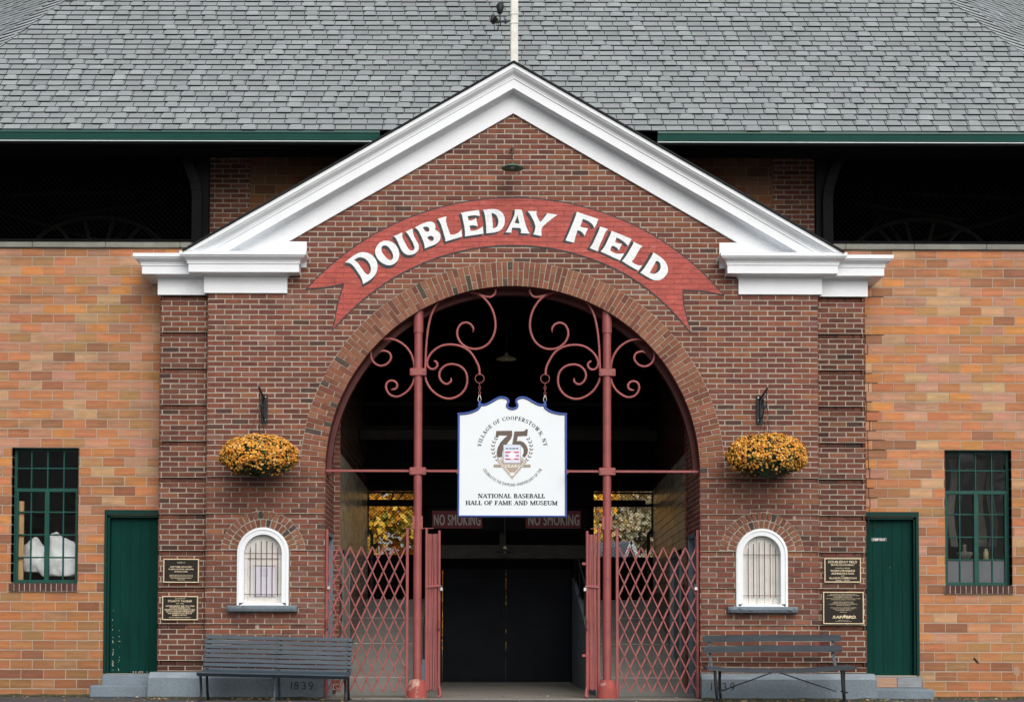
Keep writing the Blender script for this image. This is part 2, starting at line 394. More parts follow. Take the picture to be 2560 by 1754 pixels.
# arch ring
mb = MB(); N = 118
for k in range(N):
    a0 = math.pi * k / N; a1 = math.pi * (k + 1) / N; g = .0058 / 2.55
    parts = [(AR, AR + .202), (AR + .214, RO_)] if k % 2 else [(AR, AR + .096), (AR + .108, RO_)]
    for r0, r1 in parts:
        j = R.uniform(-.002, .002)
        p = [(r0 * math.cos(a0 + g), AC + r0 * math.sin(a0 + g)), ((r1 + j) * math.cos(a0 + g), AC + (r1 + j) * math.sin(a0 + g)),
             ((r1 + j) * math.cos(a1 - g), AC + (r1 + j) * math.sin(a1 - g)), (r0 * math.cos(a1 - g), AC + r0 * math.sin(a1 - g))]
        c = pick([((.22, .085, .052), 5), ((.25, .104, .062), 4), ((.175, .066, .045), 3), ((.26, .115, .07), 1.5), ((.08, .06, .05), .45)])
        one_brick(mb, p, front(0), .004, -.02, c, .003, .0015)
mb.build('arch_ring', M['brick'], B)
# pilaster strips beside the front
for s in (-1, 1):
    mb = MB(); x0, x1 = (3.94, 4.575) if s > 0 else (-4.575, -3.94)
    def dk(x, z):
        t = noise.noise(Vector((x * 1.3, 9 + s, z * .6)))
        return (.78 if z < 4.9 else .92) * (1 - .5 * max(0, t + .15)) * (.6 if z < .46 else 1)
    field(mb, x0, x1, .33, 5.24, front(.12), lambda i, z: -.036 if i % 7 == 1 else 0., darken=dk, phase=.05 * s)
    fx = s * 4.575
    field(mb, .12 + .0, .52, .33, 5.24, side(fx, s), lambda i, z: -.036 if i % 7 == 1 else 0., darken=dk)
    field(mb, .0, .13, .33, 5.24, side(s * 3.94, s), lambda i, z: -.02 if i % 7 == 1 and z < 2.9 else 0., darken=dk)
    o = mb.build('pilaster', M['brick'], B)
    mb = MB()
    mb.box(x0 + (.044 if s < 0 else 0), x1 - (.044 if s > 0 else 0), .162, .6, .1, 5.24)
    for i in range(0, 74):
        if i % 7 != 1:
            za = Z0 + i * RH - .003
            if za + RH < 5.24: mb.box(x0 + (.008 if s < 0 else 0), x1 - (.008 if s > 0 else 0), .1245, .163, max(.1, za), za + RH + .003 - (.001))
    mb.build('pilaster_mortar', M['mortar'], o)

# ------------------------------------------------------------ ticket windows
for s in (-1, 1):
    W = thing('ticket_window', '', '', (s * WX, 0, 1.19)); del W['label']; del W['category']; W.parent = B
    L = 'left' if s < 0 else 'right'
    # brick arch of two header rings
    mb = MB()
    for ri, (r0, r1, n) in enumerate(((WR + .010, WR + .102, 17), (WR + .118, WR + .210, 22))):
        aa = math.asin((1.912 - WZ) / ((r0 + r1) / 2))
        for k in range(n):
            a0 = aa + (math.pi - 2 * aa) * k / n; a1 = aa + (math.pi - 2 * aa) * (k + 1) / n; g = .0095 / r1
            p = [(s * WX + r * math.cos(a), WZ + r * math.sin(a)) for r, a in ((r0, a0 + g), (r1, a0 + g), (r1, a1 - g), (r0, a1 - g))]
            c = pick([((.22, .088, .055), 5), ((.25, .108, .066), 3), ((.175, .068, .046), 3), ((.07, .055, .05), 1.2)])
            one_brick(mb, p, front(0), .006, -.02, c, .004, .002)
    mb.build('brick_arch', M['brick'], W)
    # wooden frame
    mb = MB(); n = 28
    def ringpts(r, zb): return [(s * WX + r, zb)] + arc(s * WX, WZ, r, 0, math.pi, n) + [(s * WX - r, zb)]
    o_ = ringpts(WR, 1.19); m_ = ringpts(WR - .03, 1.19); i_ = ringpts(WR - .088, 1.225)
    def strip(la, lb, ya, yb):
        m = len(la); mb.add([(p[0], ya, p[1]) for p in la] + [(p[0], yb, p[1]) for p in lb], [(k, k + 1, m + k + 1, m + k) for k in range(m - 1)])
    strip(o_, o_, .03, -.022); strip(o_, m_, -.022, -.028); strip(m_, m_, -.028, -.016); strip(m_, i_, -.016, -.016); strip(i_, i_, -.016, .09)
    mb.box(s * WX - WR + .03, s * WX + WR - .03, -.016, .09, 1.19, 1.224)
    mb.build('frame', M['white'], W)
    mb = MB()
    if s < 0:
        mb.box(s * WX - .26, s * WX + .26, .085, .10, 1.2, 1.80); mb.box(s * WX - .26, s * WX + .26, .060, .099, 1.80, 1.83); mb.box(s * WX - .26, s * WX + .26, .078, .099, 1.83, 2.13)
        mb.box(s * WX - .245, s * WX - .21, .07, .086, 1.225, 1.8); mb.box(s * WX + .19, s * WX + .245, .07, .086, 1.225, 1.8)
    else:
        for k in range(5): mb.bbox(s * WX - .26 + k * .104, s * WX - .26 + (k + 1) * .104 - .0025, .075, .10, 1.2, 2.13, .003)
    mb.build('shutter', M['whitedull'], W)
    if s < 0:
        mb = MB(); mb.box(s * WX - .125, s * WX + .15, .066, .068, 1.31, 1.70, (.60, .60, .67)); mb.box(s * WX - .14, s * WX + .16, .060, .065, 1.70, 1.706, (.12, .12, .14))
        for k in range(7): mb.box(s * WX - .05, s * WX + .06, .0655, .0658, 1.66 - k * .016, 1.664 - k * .016, (.33, .33, .42))
        mb.build('paper_notice', M['vcol'], W)
    mb = MB()
    tops = [1.945, 2.0, 2.02, 2.025, 2.0, 1.945]
    for k in range(6):
        x = s * WX + (-.172 + k * .0708) + .003; mb.tube([(x, .03, 1.305), (x, .03, tops[k])], .0056, 6)
    mb.tube([(s * WX - .243, .036, 1.86), (s * WX + .243, .036, 1.86)], .0042, 6); mb.tube([(s * WX - .243, .036, 1.335), (s * WX + .243, .036, 1.335)], .0042, 6)
    mb.build('window_bars', M['maroon'], W)
    # sill slab
    mb = MB(); nx = 36; hx = .45 if s < 0 else .445
    for k in range(nx):
        xa = s * WX - hx + 2 * hx * k / nx; xb = s * WX - hx + 2 * hx * (k + 1) / nx
    vs = []; fs = []
    for k in range(nx + 1):
        x = s * WX - hx + 2 * hx * k / nx; e = min(1, min(k, nx - k) / 1.5)
        rg = (noise.noise(Vector((x * 14, 2, 1))) * .018 if s > 0 else 0)
        yf = -.12 * (.75 + .25 * e)
        for (y, z) in ((.02, 1.188), (yf + .012, 1.19), (yf, 1.18), (yf + rg * .6 - (0 if s < 0 else .004), 1.15 + rg), (yf + .012 + abs(rg) * 1.2, 1.122 - rg * .5), (yf + .02 + abs(rg), 1.112), (.02, 1.112)): vs.append((x, y, z))
    for k in range(nx):
        for q in range(6): fs.append((k * 7 + q, (k + 1) * 7 + q, (k + 1) * 7 + q + 1, k * 7 + q + 1))
    fs += [tuple(range(7)), tuple(nx * 7 + q for q in range(6, -1, -1))]
    mb.add(vs, fs); mb.build('sill', M['bluegrey'], W)

# ------------------------------------------------------------ white cornices
PROF = [(0, .0), (0, .03), (.205, .03), (.208, .045), (.228, .058), (.232, .2), (.335, .2), (.338, .212), (.358, .212)]
for k in range(9):
    t = k / 8; PROF.append((.362 + .07 * t, .218 + .066 * (t - .16 * math.sin(2 * math.pi * t))))
PROF += [(.434, .298), (.48, .298), (.483, .285), (.483, 0)]
def sweep_plan(mb, path, z0, s):
    """profile carried along a plan path with mitred corners (offset to the street side)"""
    def off(i, p):
        P = Vector(path[i]); ns = []
        for a, b in ((i - 1, i), (i, i + 1)):
            if a < 0 or b >= len(path): continue
            d = Vector(path[b]) - Vector(path[a]); d.normalize(); ns.append(Vector((d.y, -d.x)))
        if len(ns) == 1: return P + ns[0] * p
        m = (ns[0] + ns[1]).normalized(); return P + m * (p / m.dot(ns[0]))
    n = len(PROF); vs = []
    for i in range(len(path)):
        for u, p in PROF: q = off(i, p); vs.append((q.x * s, q.y, z0 + u))
    fs = [(i * n + k, (i + 1) * n + k, (i + 1) * n + k + 1, i * n + k + 1) for i in range(len(path) - 1) for k in range(n - 1)]
    fs += [tuple(range(n)), tuple((len(path) - 1) * n + k for k in range(n))]
    mb.add(vs, fs)
for s in (-1, 1):
    mb = MB(); sweep_plan(mb, [(2.94, .04), (2.94, 0), (3.955, 0), (3.955, .12), (4.575, .12), (4.575, .6)], 5.215, s)
    ret = mb.build('cornice_return', M['white'], B)
    mb = MB(); a, b = (2.665, 3.4); x0, x1 = (a, b) if s > 0 else (-b, -a); mb.box(x0, x1, -.026, .01, 5.55, 5.885)
    mb.build('upstand_board', M['white'], ret)
    # raking cornice
    mb = MB(); ca = math.cos(math.atan(GS)); ZB = 5.6985; vs = []; n = len(PROF); KP = 1.0
    for u, p in PROF:
        za = GA + u * KP / ca; vs.append((0, -p, za))
    for u, p in PROF:
        za = GA + u * KP / ca; xf = (za - ZB) / GS; vs.append((s * xf, -p, ZB))
    mb.add(vs, [(k, k + 1, n + k + 1, n + k) for k in range(n - 1)] + [tuple(range(n, 2 * n))])
    mb.build('raking_cornice', M['white'], B)
    mb = MB(); za = GA + .483 / ca
    T_ = .028
    for (y0, y1, t0, t1) in ((-.318, 1.6, .002, T_),):
        xf = (za - ZB) / GS + .03
        q = [(0, za + t0), (s * xf, za + t0 - GS * xf), (s * xf, za + t1 - GS * xf), (0, za + t1)]
        mb.prism(q, y0, y1)
    mb.build('gable_roof_edge', M['under'], B)

# ------------------------------------------------------------ painted banner with lettering
bc = at(1283, 1194); BR1, BR0 = 3.615, 3.01
BCZ = 2.845; BCX = .005
def pxl(L, sc_, ox, oy): return [at(ox + x / sc_, oy + y / sc_) for x, y in L]
tipL, notL, lowL = at(768, 722), at(861, 708), at(833, 822)
tipR, notR, lowR = at(1806, 736), at(1706, 724), at(1725, 828)
def ang(p): return math.atan2(p[1] - BCZ, p[0] - BCX)
def arcb(r, p, q, n):
    r0 = math.hypot(p[0] - BCX, p[1] - BCZ); r1 = math.hypot(q[0] - BCX, q[1] - BCZ); a0, a1 = ang(p), ang(q); out = []
    for k in range(1, n):
        t = k / n; e = min(1, min(t, 1 - t) * 5); rr = r * e + (r0 * (1 - t) + r1 * t) * (1 - e)
        a = a0 + (a1 - a0) * t; out.append((BCX + rr * math.cos(a), BCZ + rr * math.sin(a)))
    return out
loop = [tipL] + arcb(BR1, tipL, tipR, 60) + [tipR, at(1760, 726), notR, at(1707, 760), lowR] + arcb(BR0, lowR, lowL, 60) + [lowL, at(846, 760), notL, at(815, 717)]
def offset_loop(lp, d):
    out = []; n = len(lp)
    ar = sum(lp[i][0] * lp[(i + 1) % n][1] - lp[(i + 1) % n][0] * lp[i][1] for i in range(n)); sg = 1 if ar > 0 else -1
    for i in range(n):
        a, b, c = Vector(lp[i - 1]), Vector(lp[i]), Vector(lp[(i + 1) % n]); d1 = (b - a).normalized(); d2 = (c - b).normalized()
        n1 = Vector((d1.y, -d1.x)) * sg; n2 = Vector((d2.y, -d2.x)) * sg; m = n1 + n2
        if m.length < .2: m = n1
        m.normalize(); k = d / max(.45, m.dot(n1)); out.append((b.x + m.x * k, b.y + m.y * k))
    return out
BN = MB(); BN.poly([loop], -.0052); banner = BN.build('painted_banner', M['bannerred'], B)
mb = MB(); mb.poly([offset_loop(loop, .016)], -.0042); mb.build('outline', M['bannerblack'], banner)
S7, S1, S8 = (6.634, 840, 520), (8.3, 1130, 500), (6.634, 1370, 520)
LET = [
 ('D', S7, -35, [[(150,905),(230,838),(300,785),(400,733),(490,735),(565,760),(625,805),(668,865),(690,930),(690,1005),(668,1085),(620,1150),(550,1207),(450,1262),(438,1205),(418,1150),(370,1075),(320,1000),(270,940),(220,910)],
   [(300,865),(365,820),(440,820),(500,850),(550,910),(578,980),(580,1040),(560,1090),(530,1108),(490,1090),(440,1020),(390,950),(345,890)]]),
 ('O', S7, -30, [[(645,735),(655,680),(690,610),(750,560),(820,540),(900,550),(970,590),(1020,650),(1050,730),(1050,810),(1015,890),(950,940),(870,955),(790,930),(720,880),(670,815)],
   [(752,690),(760,640),(800,617),(850,630),(900,680),(940,750),(952,810),(935,860),(905,868),(860,850),(800,790),(765,740)]]),
 ('U', S7, -24, [[(950,468),(1000,455),(1090,410),(1105,425),(1095,460),(1105,500),(1150,590),(1190,660),(1220,700),(1255,712),(1290,700),(1305,670),(1295,620),(1260,545),(1210,460),(1175,410),(1150,395),(1265,345),(1275,370),(1280,440),(1320,520),(1365,590),(1380,650),(1365,710),(1310,760),(1240,783),(1170,775),(1115,740),(1075,680),(1045,610),(1010,530),(985,490)]]),
 ('B', S7, -19, [[(1310,325),(1400,275),(1500,235),(1570,225),(1625,245),(1650,290),(1650,340),(1635,360),(1690,385),(1730,430),(1738,490),(1715,550),(1660,600),(1570,635),(1475,672),(1470,640),(1465,600),(1440,530),(1400,440),(1360,365)],
   [(1440,325),(1490,308),(1530,318),(1552,350),(1545,385),(1510,398),(1480,390),(1460,360)], [(1515,490),(1560,462),(1600,468),(1625,500),(1620,535),(1590,553),(1555,545),(1530,520)]]),
 ('L', S7, -14, [[(1690,185),(1760,160),(1835,140),(1822,180),(1825,230),(1850,320),(1880,400),(1895,445),(1960,445),(2020,420),(2060,385),(2085,355),(2082,400),(2095,465),(2090,480),(1960,515),(1815,558),(1815,520),(1790,440),(1760,330),(1730,245)]]),
 ('E', S1, -9, [[(178,275),(310,245),(450,225),(560,212),(572,270),(580,345),(530,325),(430,320),(325,342),(345,430),(420,425),(470,400),(500,370),(510,430),(535,550),(500,540),(430,525),(365,540),(385,640),(470,640),(540,620),(600,580),(635,545),(640,600),(655,700),(560,715),(420,735),(270,760),(272,700),(265,600),(240,470),(215,360),(205,300)]]),
 ('D', S1, -4, [[(640,210),(760,195),(880,190),(960,205),(1030,250),(1080,320),(1100,400),(1095,480),(1070,560),(1010,630),(930,670),(820,685),(710,692),(712,620),(705,480),(690,370),(670,260)],
   [(820,270),(880,285),(930,330),(960,400),(965,470),(945,540),(905,580),(850,595),(845,500),(835,400)]]),
 ('A', S1, 1, [[(1300,200),(1370,200),(1445,207),(1470,290),(1500,420),(1540,560),(1580,650),(1620,700),(1530,695),(1425,690),(1435,650),(1430,600),(1400,580),(1250,578),(1235,620),(1235,680),(1110,675),(1150,620),(1190,540),(1240,440),(1290,330),(1305,260)],
   [(1360,320),(1375,390),(1400,493),(1350,490),(1295,480),(1325,410)]]),
 ('Y', S1, 5, [[(1570,232),(1660,235),(1760,235),(1745,275),(1760,330),(1800,410),(1830,460),(1880,410),(1940,330),(1970,290),(1960,275),(2060,290),(2190,312),(2100,370),(2000,450),(1920,520),(1865,575),(1850,640),(1860,750),(1770,735),(1685,712),(1710,660),(1735,580),(1720,500),(1680,400),(1620,300)]]),
 ('F', S8, 15, [[(475,65),(560,95),(700,140),(835,185),(820,225),(795,290),(765,335),(745,280),(700,240),(640,205),(580,185),(565,220),(535,310),(590,330),(640,335),(662,345),(640,385),(605,465),(580,420),(540,385),(490,370),(465,440),(445,510),(430,578),(360,560),(290,540),(330,450),(385,320),(430,210),(465,120)]]),
 ('I', S8, 19, [[(860,308),(930,330),(995,355),(950,400),(910,500),(870,590),(840,660),(825,718),(760,695),(690,665),(740,600),(790,490),(835,390),(855,340)]]),
 ('E', S8, 24, [[(1050,380),(1150,420),(1260,465),(1385,515),(1355,580),(1325,630),(1290,590),(1220,530),(1135,492),(1110,565),(1160,590),(1225,595),(1200,650),(1175,705),(1150,670),(1110,640),(1065,628),(1045,650),(1030,708),(1090,745),(1160,765),(1260,755),(1230,810),(1195,868),(1110,835),(980,770),(870,725),(920,670),(970,580),(1010,490),(1040,430)]]),
 ('L', S8, 29, [[(1420,558),(1490,600),(1565,635),(1520,680),(1470,770),(1430,840),(1385,890),(1440,930),(1500,955),(1560,955),(1530,1000),(1500,1040),(1420,1000),(1320,940),(1225,880),(1270,830),(1320,760),(1370,670),(1410,600)]]),
 ('D', S8, 34, [[(1745,738),(1830,790),(1910,850),(1965,920),(1990,1000),(1985,1070),(1940,1140),(1880,1190),(1800,1205),(1730,1190),(1640,1140),(1530,1075),(1580,1020),(1640,930),(1700,830),(1730,780)],
   [(1790,880),(1835,885),(1865,930),(1870,990),(1845,1045),(1795,1085),(1740,1095),(1685,1075),(1715,1020),(1760,940)]])]
wh = MB(); bk = MB()
def smoothloop(l):
    """round the traced corners a little"""
    out = []
    n = len(l)
    for i in range(n):
        a, b, c = Vector(l[i - 1]), Vector(l[i]), Vector(l[(i + 1) % n])
        tn = (b - a).normalized().dot((c - b).normalized())
        if tn > .55: out += [tuple(b.lerp(a, .28)), tuple(b.lerp(c, .28))]
        else: out.append(tuple(b))
    return out
for ch, S, th, loops in LET:
    L = [smoothloop(pxl(l, *S)) for l in loops]
    wh.poly(L, -.0088)
    t = rad(th); ox, oz = -.034, -.030; dx = ox * math.cos(t) + oz * math.sin(t); dz = -ox * math.sin(t) + oz * math.cos(t)
    NS = 7
    for k in range(1, NS + 1): bk.poly([[(x + dx * k / NS, z + dz * k / NS) for x, z in l] for l in L], -.0082 + .0003 * k)
wh.build('white_lettering', M['bannerwhite'], banner); bk.build('lettering_shadow', M['bannerblack'], banner)

# ------------------------------------------------------------ plinths, steps
for s in (-1, 1):
    mb = MB(); x0, x1 = (2.41, 4.64) if s > 0 else (-4.64, -2.41)
    if s > 0: pl = [(2.415, 3.9, -.115), (3.9, 4.655, -.115)]
    q = .105
    # weathered top: sloping wash
    ys, zf = -.115, .262
    vs = [(x0, ys, 0), (x1, ys, 0), (x1, ys, zf), (x0, ys, zf), (x0, .0, .336), (x1, .0, .336), (x1, .45, .336), (x0, .45, .336), (x1, .45, 0), (x0, .45, 0)]
    mb.add(vs, [(0, 1, 2, 3), (3, 2, 5, 4), (4, 5, 6, 7), (1, 8, 6, 5, 2), (0, 3, 4, 7, 9)])
    pln = mb.build('plinth', M['bluegrey'], B)
    mb = MB(); ins = .012
    mb.add([(x0 + ins, ys + .0, zf + .002), (x1 - ins, ys + .0, zf + .002), (x1 - ins, -.003, .336), (x0 + ins, -.003, .336)], [(0, 1, 2, 3)])
    mb.build('plinth_wash', M['wash'], pln)
    # engraved year
    yr = '1839' if s < 0 else '1939'; xs = [-2.865, -2.775, -2.685, -2.60] if s < 0 else [2.515, 2.60, 2.685, 2.77]
    if s < 0: xs = [at(p, 1717, -.115)[0] for p in (729, 741, 759, 777)]
    else: xs = [at(p, 1717, -.115)[0] for p in (1779, 1793, 1811, 1831)]
    yy = -.117; h = .092; z0 = .128
    def dig(c, x):
        if c == '1': mb.tube([(x, yy, z0), (x, yy, z0 + h)], .006, 6)
        def el(cx, cz, rx, rz, a0, a1, n=14): mb.tube([(cx + rx * math.cos(rad(a0 + (a1 - a0) * k / n)), yy, cz + rz * math.sin(rad(a0 + (a1 - a0) * k / n))) for k in range(n + 1)], .006, 6)
        if c == '8': el(x, z0 + h * .74, .018, h * .25, 0, 360); el(x, z0 + h * .27, .024, h * .27, 0, 360)
        if c == '3': el(x, z0 + h * .74, .020, h * .25, 160, -90); el(x, z0 + h * .26, .024, h * .26, 90, -160)
        if c == '9': el(x, z0 + h * .68, .022, h * .3, 0, 360); mb.tube([(x + .022, yy, z0 + h * .68), (x + .018, yy, z0 + h * .3), (x, yy, z0 + .004), (x - .016, yy, z0 + .004)], .006, 6)
    for c, x in zip(yr, xs): mb = MB(); dig(c, x); mb.build('numeral', M['engrave'], pln)

# ------------------------------------------------------------ buff tile wings
TILE = [(srgb(204, 130, 78), 5), (srgb(196, 138, 102), 5), (srgb(192, 122, 76), 4), (srgb(186, 134, 82), 3), (srgb(212, 138, 66), 2.5), (srgb(206, 160, 114), 2), (srgb(168, 112, 76), 1.5), (srgb(198, 142, 112), 2)]
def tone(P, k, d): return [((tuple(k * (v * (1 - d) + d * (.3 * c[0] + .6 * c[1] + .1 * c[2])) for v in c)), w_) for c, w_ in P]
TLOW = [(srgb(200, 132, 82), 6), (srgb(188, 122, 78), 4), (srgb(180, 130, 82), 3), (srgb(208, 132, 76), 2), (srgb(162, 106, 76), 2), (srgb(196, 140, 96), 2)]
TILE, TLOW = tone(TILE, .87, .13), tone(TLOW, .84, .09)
TZ, TH_, TW = 3.273, .1268, .2925
YW = .5
DX0, DX1, DZ0, DZ1 = 4.575, 5.355, .305, 2.44
VX0, VX1, VZ0, VZ1 = 5.71, 6.585, 1.49, 3.273
for s in (-1, 1):
    mb = MB()
    def mp(u, z, d): return (s * u, YW - d, z)
    def bands(segs, z0, z1, ph=0):
        for a, b in segs:
            i0 = int(round((z0 - TZ) / TH_)); i1 = int(round((z1 - TZ) / TH_))
            for i in range(i0, i1):
                za = TZ + i * TH_; off = (TW / 2 if i % 2 else 0) + ph
                j0 = int((a - off) / TW) - 1; j1 = int((b - off) / TW) + 2
                for j in range(j0, j1):
                    xa, xb = max(off + j * TW + .004, a + .003), min(off + (j + 1) * TW - .004, b - .003)
                    if xb - xa < .02: continue
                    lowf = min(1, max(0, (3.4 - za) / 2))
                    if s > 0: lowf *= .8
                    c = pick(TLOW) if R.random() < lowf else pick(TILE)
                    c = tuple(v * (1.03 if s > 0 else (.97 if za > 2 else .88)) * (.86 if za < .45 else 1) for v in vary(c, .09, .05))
                    mt = .0045 if za > 2.0 else .0055
                    jit = .0008; zz0, zz1 = max(za + mt, 0), min(za + TH_ - mt, 5.915)
                    P = [(xa, zz0), (xb, zz0), (xb, zz1), (xa, zz1)]
                    d = R.uniform(-.0015, .0015); bv = .003
                    # scored face: shallow groove along the middle of the block
                    zc = (zz0 + zz1) / 2; gv = .0012 if R.random() < .6 else .0004; xs_ = (xa + bv, xb - bv)
                    rows = [(zz0, d - bv, 0), (zz0 + bv, d, 1), (zc - .012, d, 1), (zc, d - gv, 1), (zc + .012, d, 1), (zz1 - bv, d, 1), (zz1, d - bv, 0)]
                    vs = [mp(xa, zz0, -.01), mp(xb, zz0, -.01), mp(xb, zz1, -.01), mp(xa, zz1, -.01)]; k0 = 4
                    for z_, dd, inn in rows: vs += [mp(xs_[0] if inn else xa, z_, dd), mp(xs_[1] if inn else xb, z_, dd)]
                    fs = [(k0 + 2 * r, k0 + 2 * r + 1, k0 + 2 * r + 3, k0 + 2 * r + 2) for r in range(6)]
                    fs += [(0, 4 + 0, 4 + 12, 3), (1, 2, 4 + 13, 4 + 1), (0, 1, 5, 4), (2, 3, 16, 17), (4, 6, 14, 16), (5, 17, 15, 7)]
                    n0 = len(mb.v); mb.add(vs, fs, c); pale = R.uniform(-.02, .16); edge = R.uniform(.84, .97)
                    for r, kk in enumerate((edge * .92, edge, 1 + pale * .4, 1 + pale, 1 + pale * .3, edge, edge * .92)):
                        for q_ in (0, 1): mb.c[n0 + 4 + 2 * r + q_] = tuple(v * kk * (1 + R.uniform(-.05, .05)) for v in c)
    zd = TZ + round((DZ1 - TZ) / TH_) * TH_
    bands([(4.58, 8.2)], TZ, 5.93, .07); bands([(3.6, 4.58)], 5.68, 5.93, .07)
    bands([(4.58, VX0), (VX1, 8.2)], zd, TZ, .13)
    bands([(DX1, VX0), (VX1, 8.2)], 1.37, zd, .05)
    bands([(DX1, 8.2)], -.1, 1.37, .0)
    if s > 0:
        for i in range(-8, 18):
            za = TZ + i * TH_; dkc = (.02, .014, .01); xe = R.uniform(4.72, 5.02)
            if i % 2 == 0 or i < 8: mb.box(4.58, xe - .08, YW - .0032, YW + .004, za - .004, za + .003, dkc)
            if i < 12: xx = 4.66 + R.uniform(0, .06); mb.box(xx, xx + .008, YW - .0032, YW + .004, za + .004, za + TH_ - .004, dkc)
        b_ = at(2541, 1678, YW); PB_ = (.40, .25, .17); mb.poly([[(b_[0] + rx_ * math.cos(a_ * .5236), b_[1] + rz_ * math.sin(a_ * .5236)) for a_, (rx_, rz_) in enumerate([(.045, .05), (.05, .06), (.035, .09), (.03, .06), (.05, .07), (.045, .05), (.05, .05), (.04, .06), (.03, .05), (.03, .06), (.035, .07), (.05, .06)])]], YW - .0042, PB_); mb.poly([[(b_[0] - .006, b_[1] - .03), (b_[0] - .003, b_[1] - .2), (b_[0] + .006, b_[1] - .24), (b_[0] + .01, b_[1] - .02)]], YW - .0046, PB_)
        b_ = at(2440, 1651, YW); mb.bar((b_[0] - .03, YW - .006, b_[1] + .04), (b_[0] + .03, YW - .006, b_[1] - .03), .018, .01, (0, 1, 0), (.02, .015, .01))
    wl = mb.build('tile_wall', M['tile'], B)
    mb = MB()
    def bx(a, b, z0, z1, y0=YW + .0025, y1=YW + .25): mb.box(min(s * a, s * b), max(s * a, s * b), y0, y1, z0, z1)
    bx(4.56, DX1, zd, 5.92); bx(3.6, 4.56, 5.55, 5.92); bx(DX1, VX0, -.1, 5.92); bx(VX0, VX1, VZ1, 5.92); bx(VX0, VX1, -.1, VZ0 - .115); bx(VX1, 8.2, -.1, 5.92); bx(4.56, DX1, -.1, DZ0)
    mb.build('tile_mortar', M['tile_mortar'], wl)
    # stone ledge under the upper opening
    mb = MB(); k = 0; x = 3.5
    while x < 8.2:
        L_ = .95 + R.uniform(-.06, .06); mb.bbox(min(s * x, s * (x + L_ - .004)), max(s * x, s * (x + L_ - .004)), YW - .035, YW + .25, 5.925, 6.0, .006); x += L_
    mb.build('ledge', M['ledge'], B)
    # upper grandstand opening: frame, bent iron bracket and wire screen
    fr = MB(); zt = 7.45
    fr.box(min(s * 4.19, s * 8.2), max(s * 4.19, s * 8.2), .46, .53, 6.002, 6.035); fr.box(min(s * 4.03, s * 4.20), max(s * 4.03, s * 4.20), .50, .62, 6.0, zt)
    fr.box(min(s * 4.20, s * 4.225), max(s * 4.20, s * 4.225), .455, .50, 6.0, 6.75)
    P = []
    for k in range(13):
        t = k / 12; P.append((s * (4.17 + .02 * 0 + .30 * max(0, t - .45) ** 1.6 / .4), .44, 6.0 + 1.35 * t))
    for k in range(12): fr.bar(P[k], P[k + 1], .13, .05)
    fo = fr.build('screen_frame', M['dark'], B)
    wm = MB(); x0, x1, z0, z1, sp = 4.21, 8.0, 6.03, 7.3, .075
    def diag(mb, x0, x1, z0, z1, sp, y, r, sg=1):
        k = -int((z1 - z0) / sp) - 1
        W_, H_ = x1 - x0, z1 - z0
        n = int((W_ + H_) / sp)
        for i in range(n + 1):
            c = i * sp - H_
            a0, a1 = max(0, c), min(W_, c + H_)
            if a1 - a0 > .005:
                mb.tube([(sg * (x0 + a0), y, z0 + a0 - c), (sg * (x0 + a1), y, z0 + a1 - c)], r, 3)
                mb.tube([(sg * (x1 - a0), y + r * 2, z0 + a0 - c), (sg * (x1 - a1), y + r * 2, z0 + a1 - c)], r, 3)
    diag(wm, x0, x1, z0, z1, sp, .49, .0016, s)
    wm.build('wire_screen', M['dark'], fo)
    # brick pier beside the opening
    mb = MB(); mp_ = front(1.1); a, b = (3.57, 4.3) if s > 0 else (-4.3, -3.57)
    field(mb, a, b, 5.6, 7.35, mp_, zb=Z0); pr = mb.build('brick_pier', M['brick'], B)
    mb = MB(); mb.box(min(s * 3.57, s * 4.3), max(s * 3.57, s * 4.3), 1.104, 1.4, 5.5, 7.45); mb.build('pier_mortar', M['mortar'], pr)
    # truss and row of seats glimpsed inside the dark stand
    tr = MB(); yb = 3.2
    for (p, q) in (((4.3, 6.2), (8.6, 7.4)), ((4.3, 7.5), (8.6, 7.35)), ((5.2, 7.3), (6.8, 7.05)), ((5.9, 6.7), (8.2, 6.3)), ((5.0, 6.35), (5.6, 7.1)), ((6.2, 6.2), (5.7, 7.0))):
        tr.bar((s * p[0], yb, p[1]), (s * q[0], yb, q[1]), .05, .06)
    tr.tube([(s * (6.0 + 1.1 * math.cos(a * math.pi / 16)), 2.6, 6.15 + .75 * math.sin(a * math.pi / 16)) for a in range(17)], .03, 6)
    for a in range(3, 14, 2): tr.bar((s * 6.0, 2.62, 6.1), (s * (6.0 + 1.1 * math.cos(a * math.pi / 16)), 2.62, 6.15 + .75 * math.sin(a * math.pi / 16)), .045, .04)
    tr.build('roof_truss', M['mid'], B)
# tile wall band between the piers, above the gable
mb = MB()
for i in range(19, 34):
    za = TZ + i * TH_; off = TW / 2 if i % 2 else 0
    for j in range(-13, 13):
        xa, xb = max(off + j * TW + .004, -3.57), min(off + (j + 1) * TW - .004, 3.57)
        if xb - xa > .03: mb.box(xa, xb, 1.11, 1.125, za + .004, za + TH_ - .004, tuple(v * .55 for v in vary(pick(TILE), .08)))  # tile colours evenly darkened to stand in for the shade under the eaves
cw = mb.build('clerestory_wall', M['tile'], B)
mb = MB(); mb.box(-3.57, 3.57, 1.115, 1.35, 5.5, 7.45); mb.build('clerestory_mortar', M['tile_mortar'], cw)
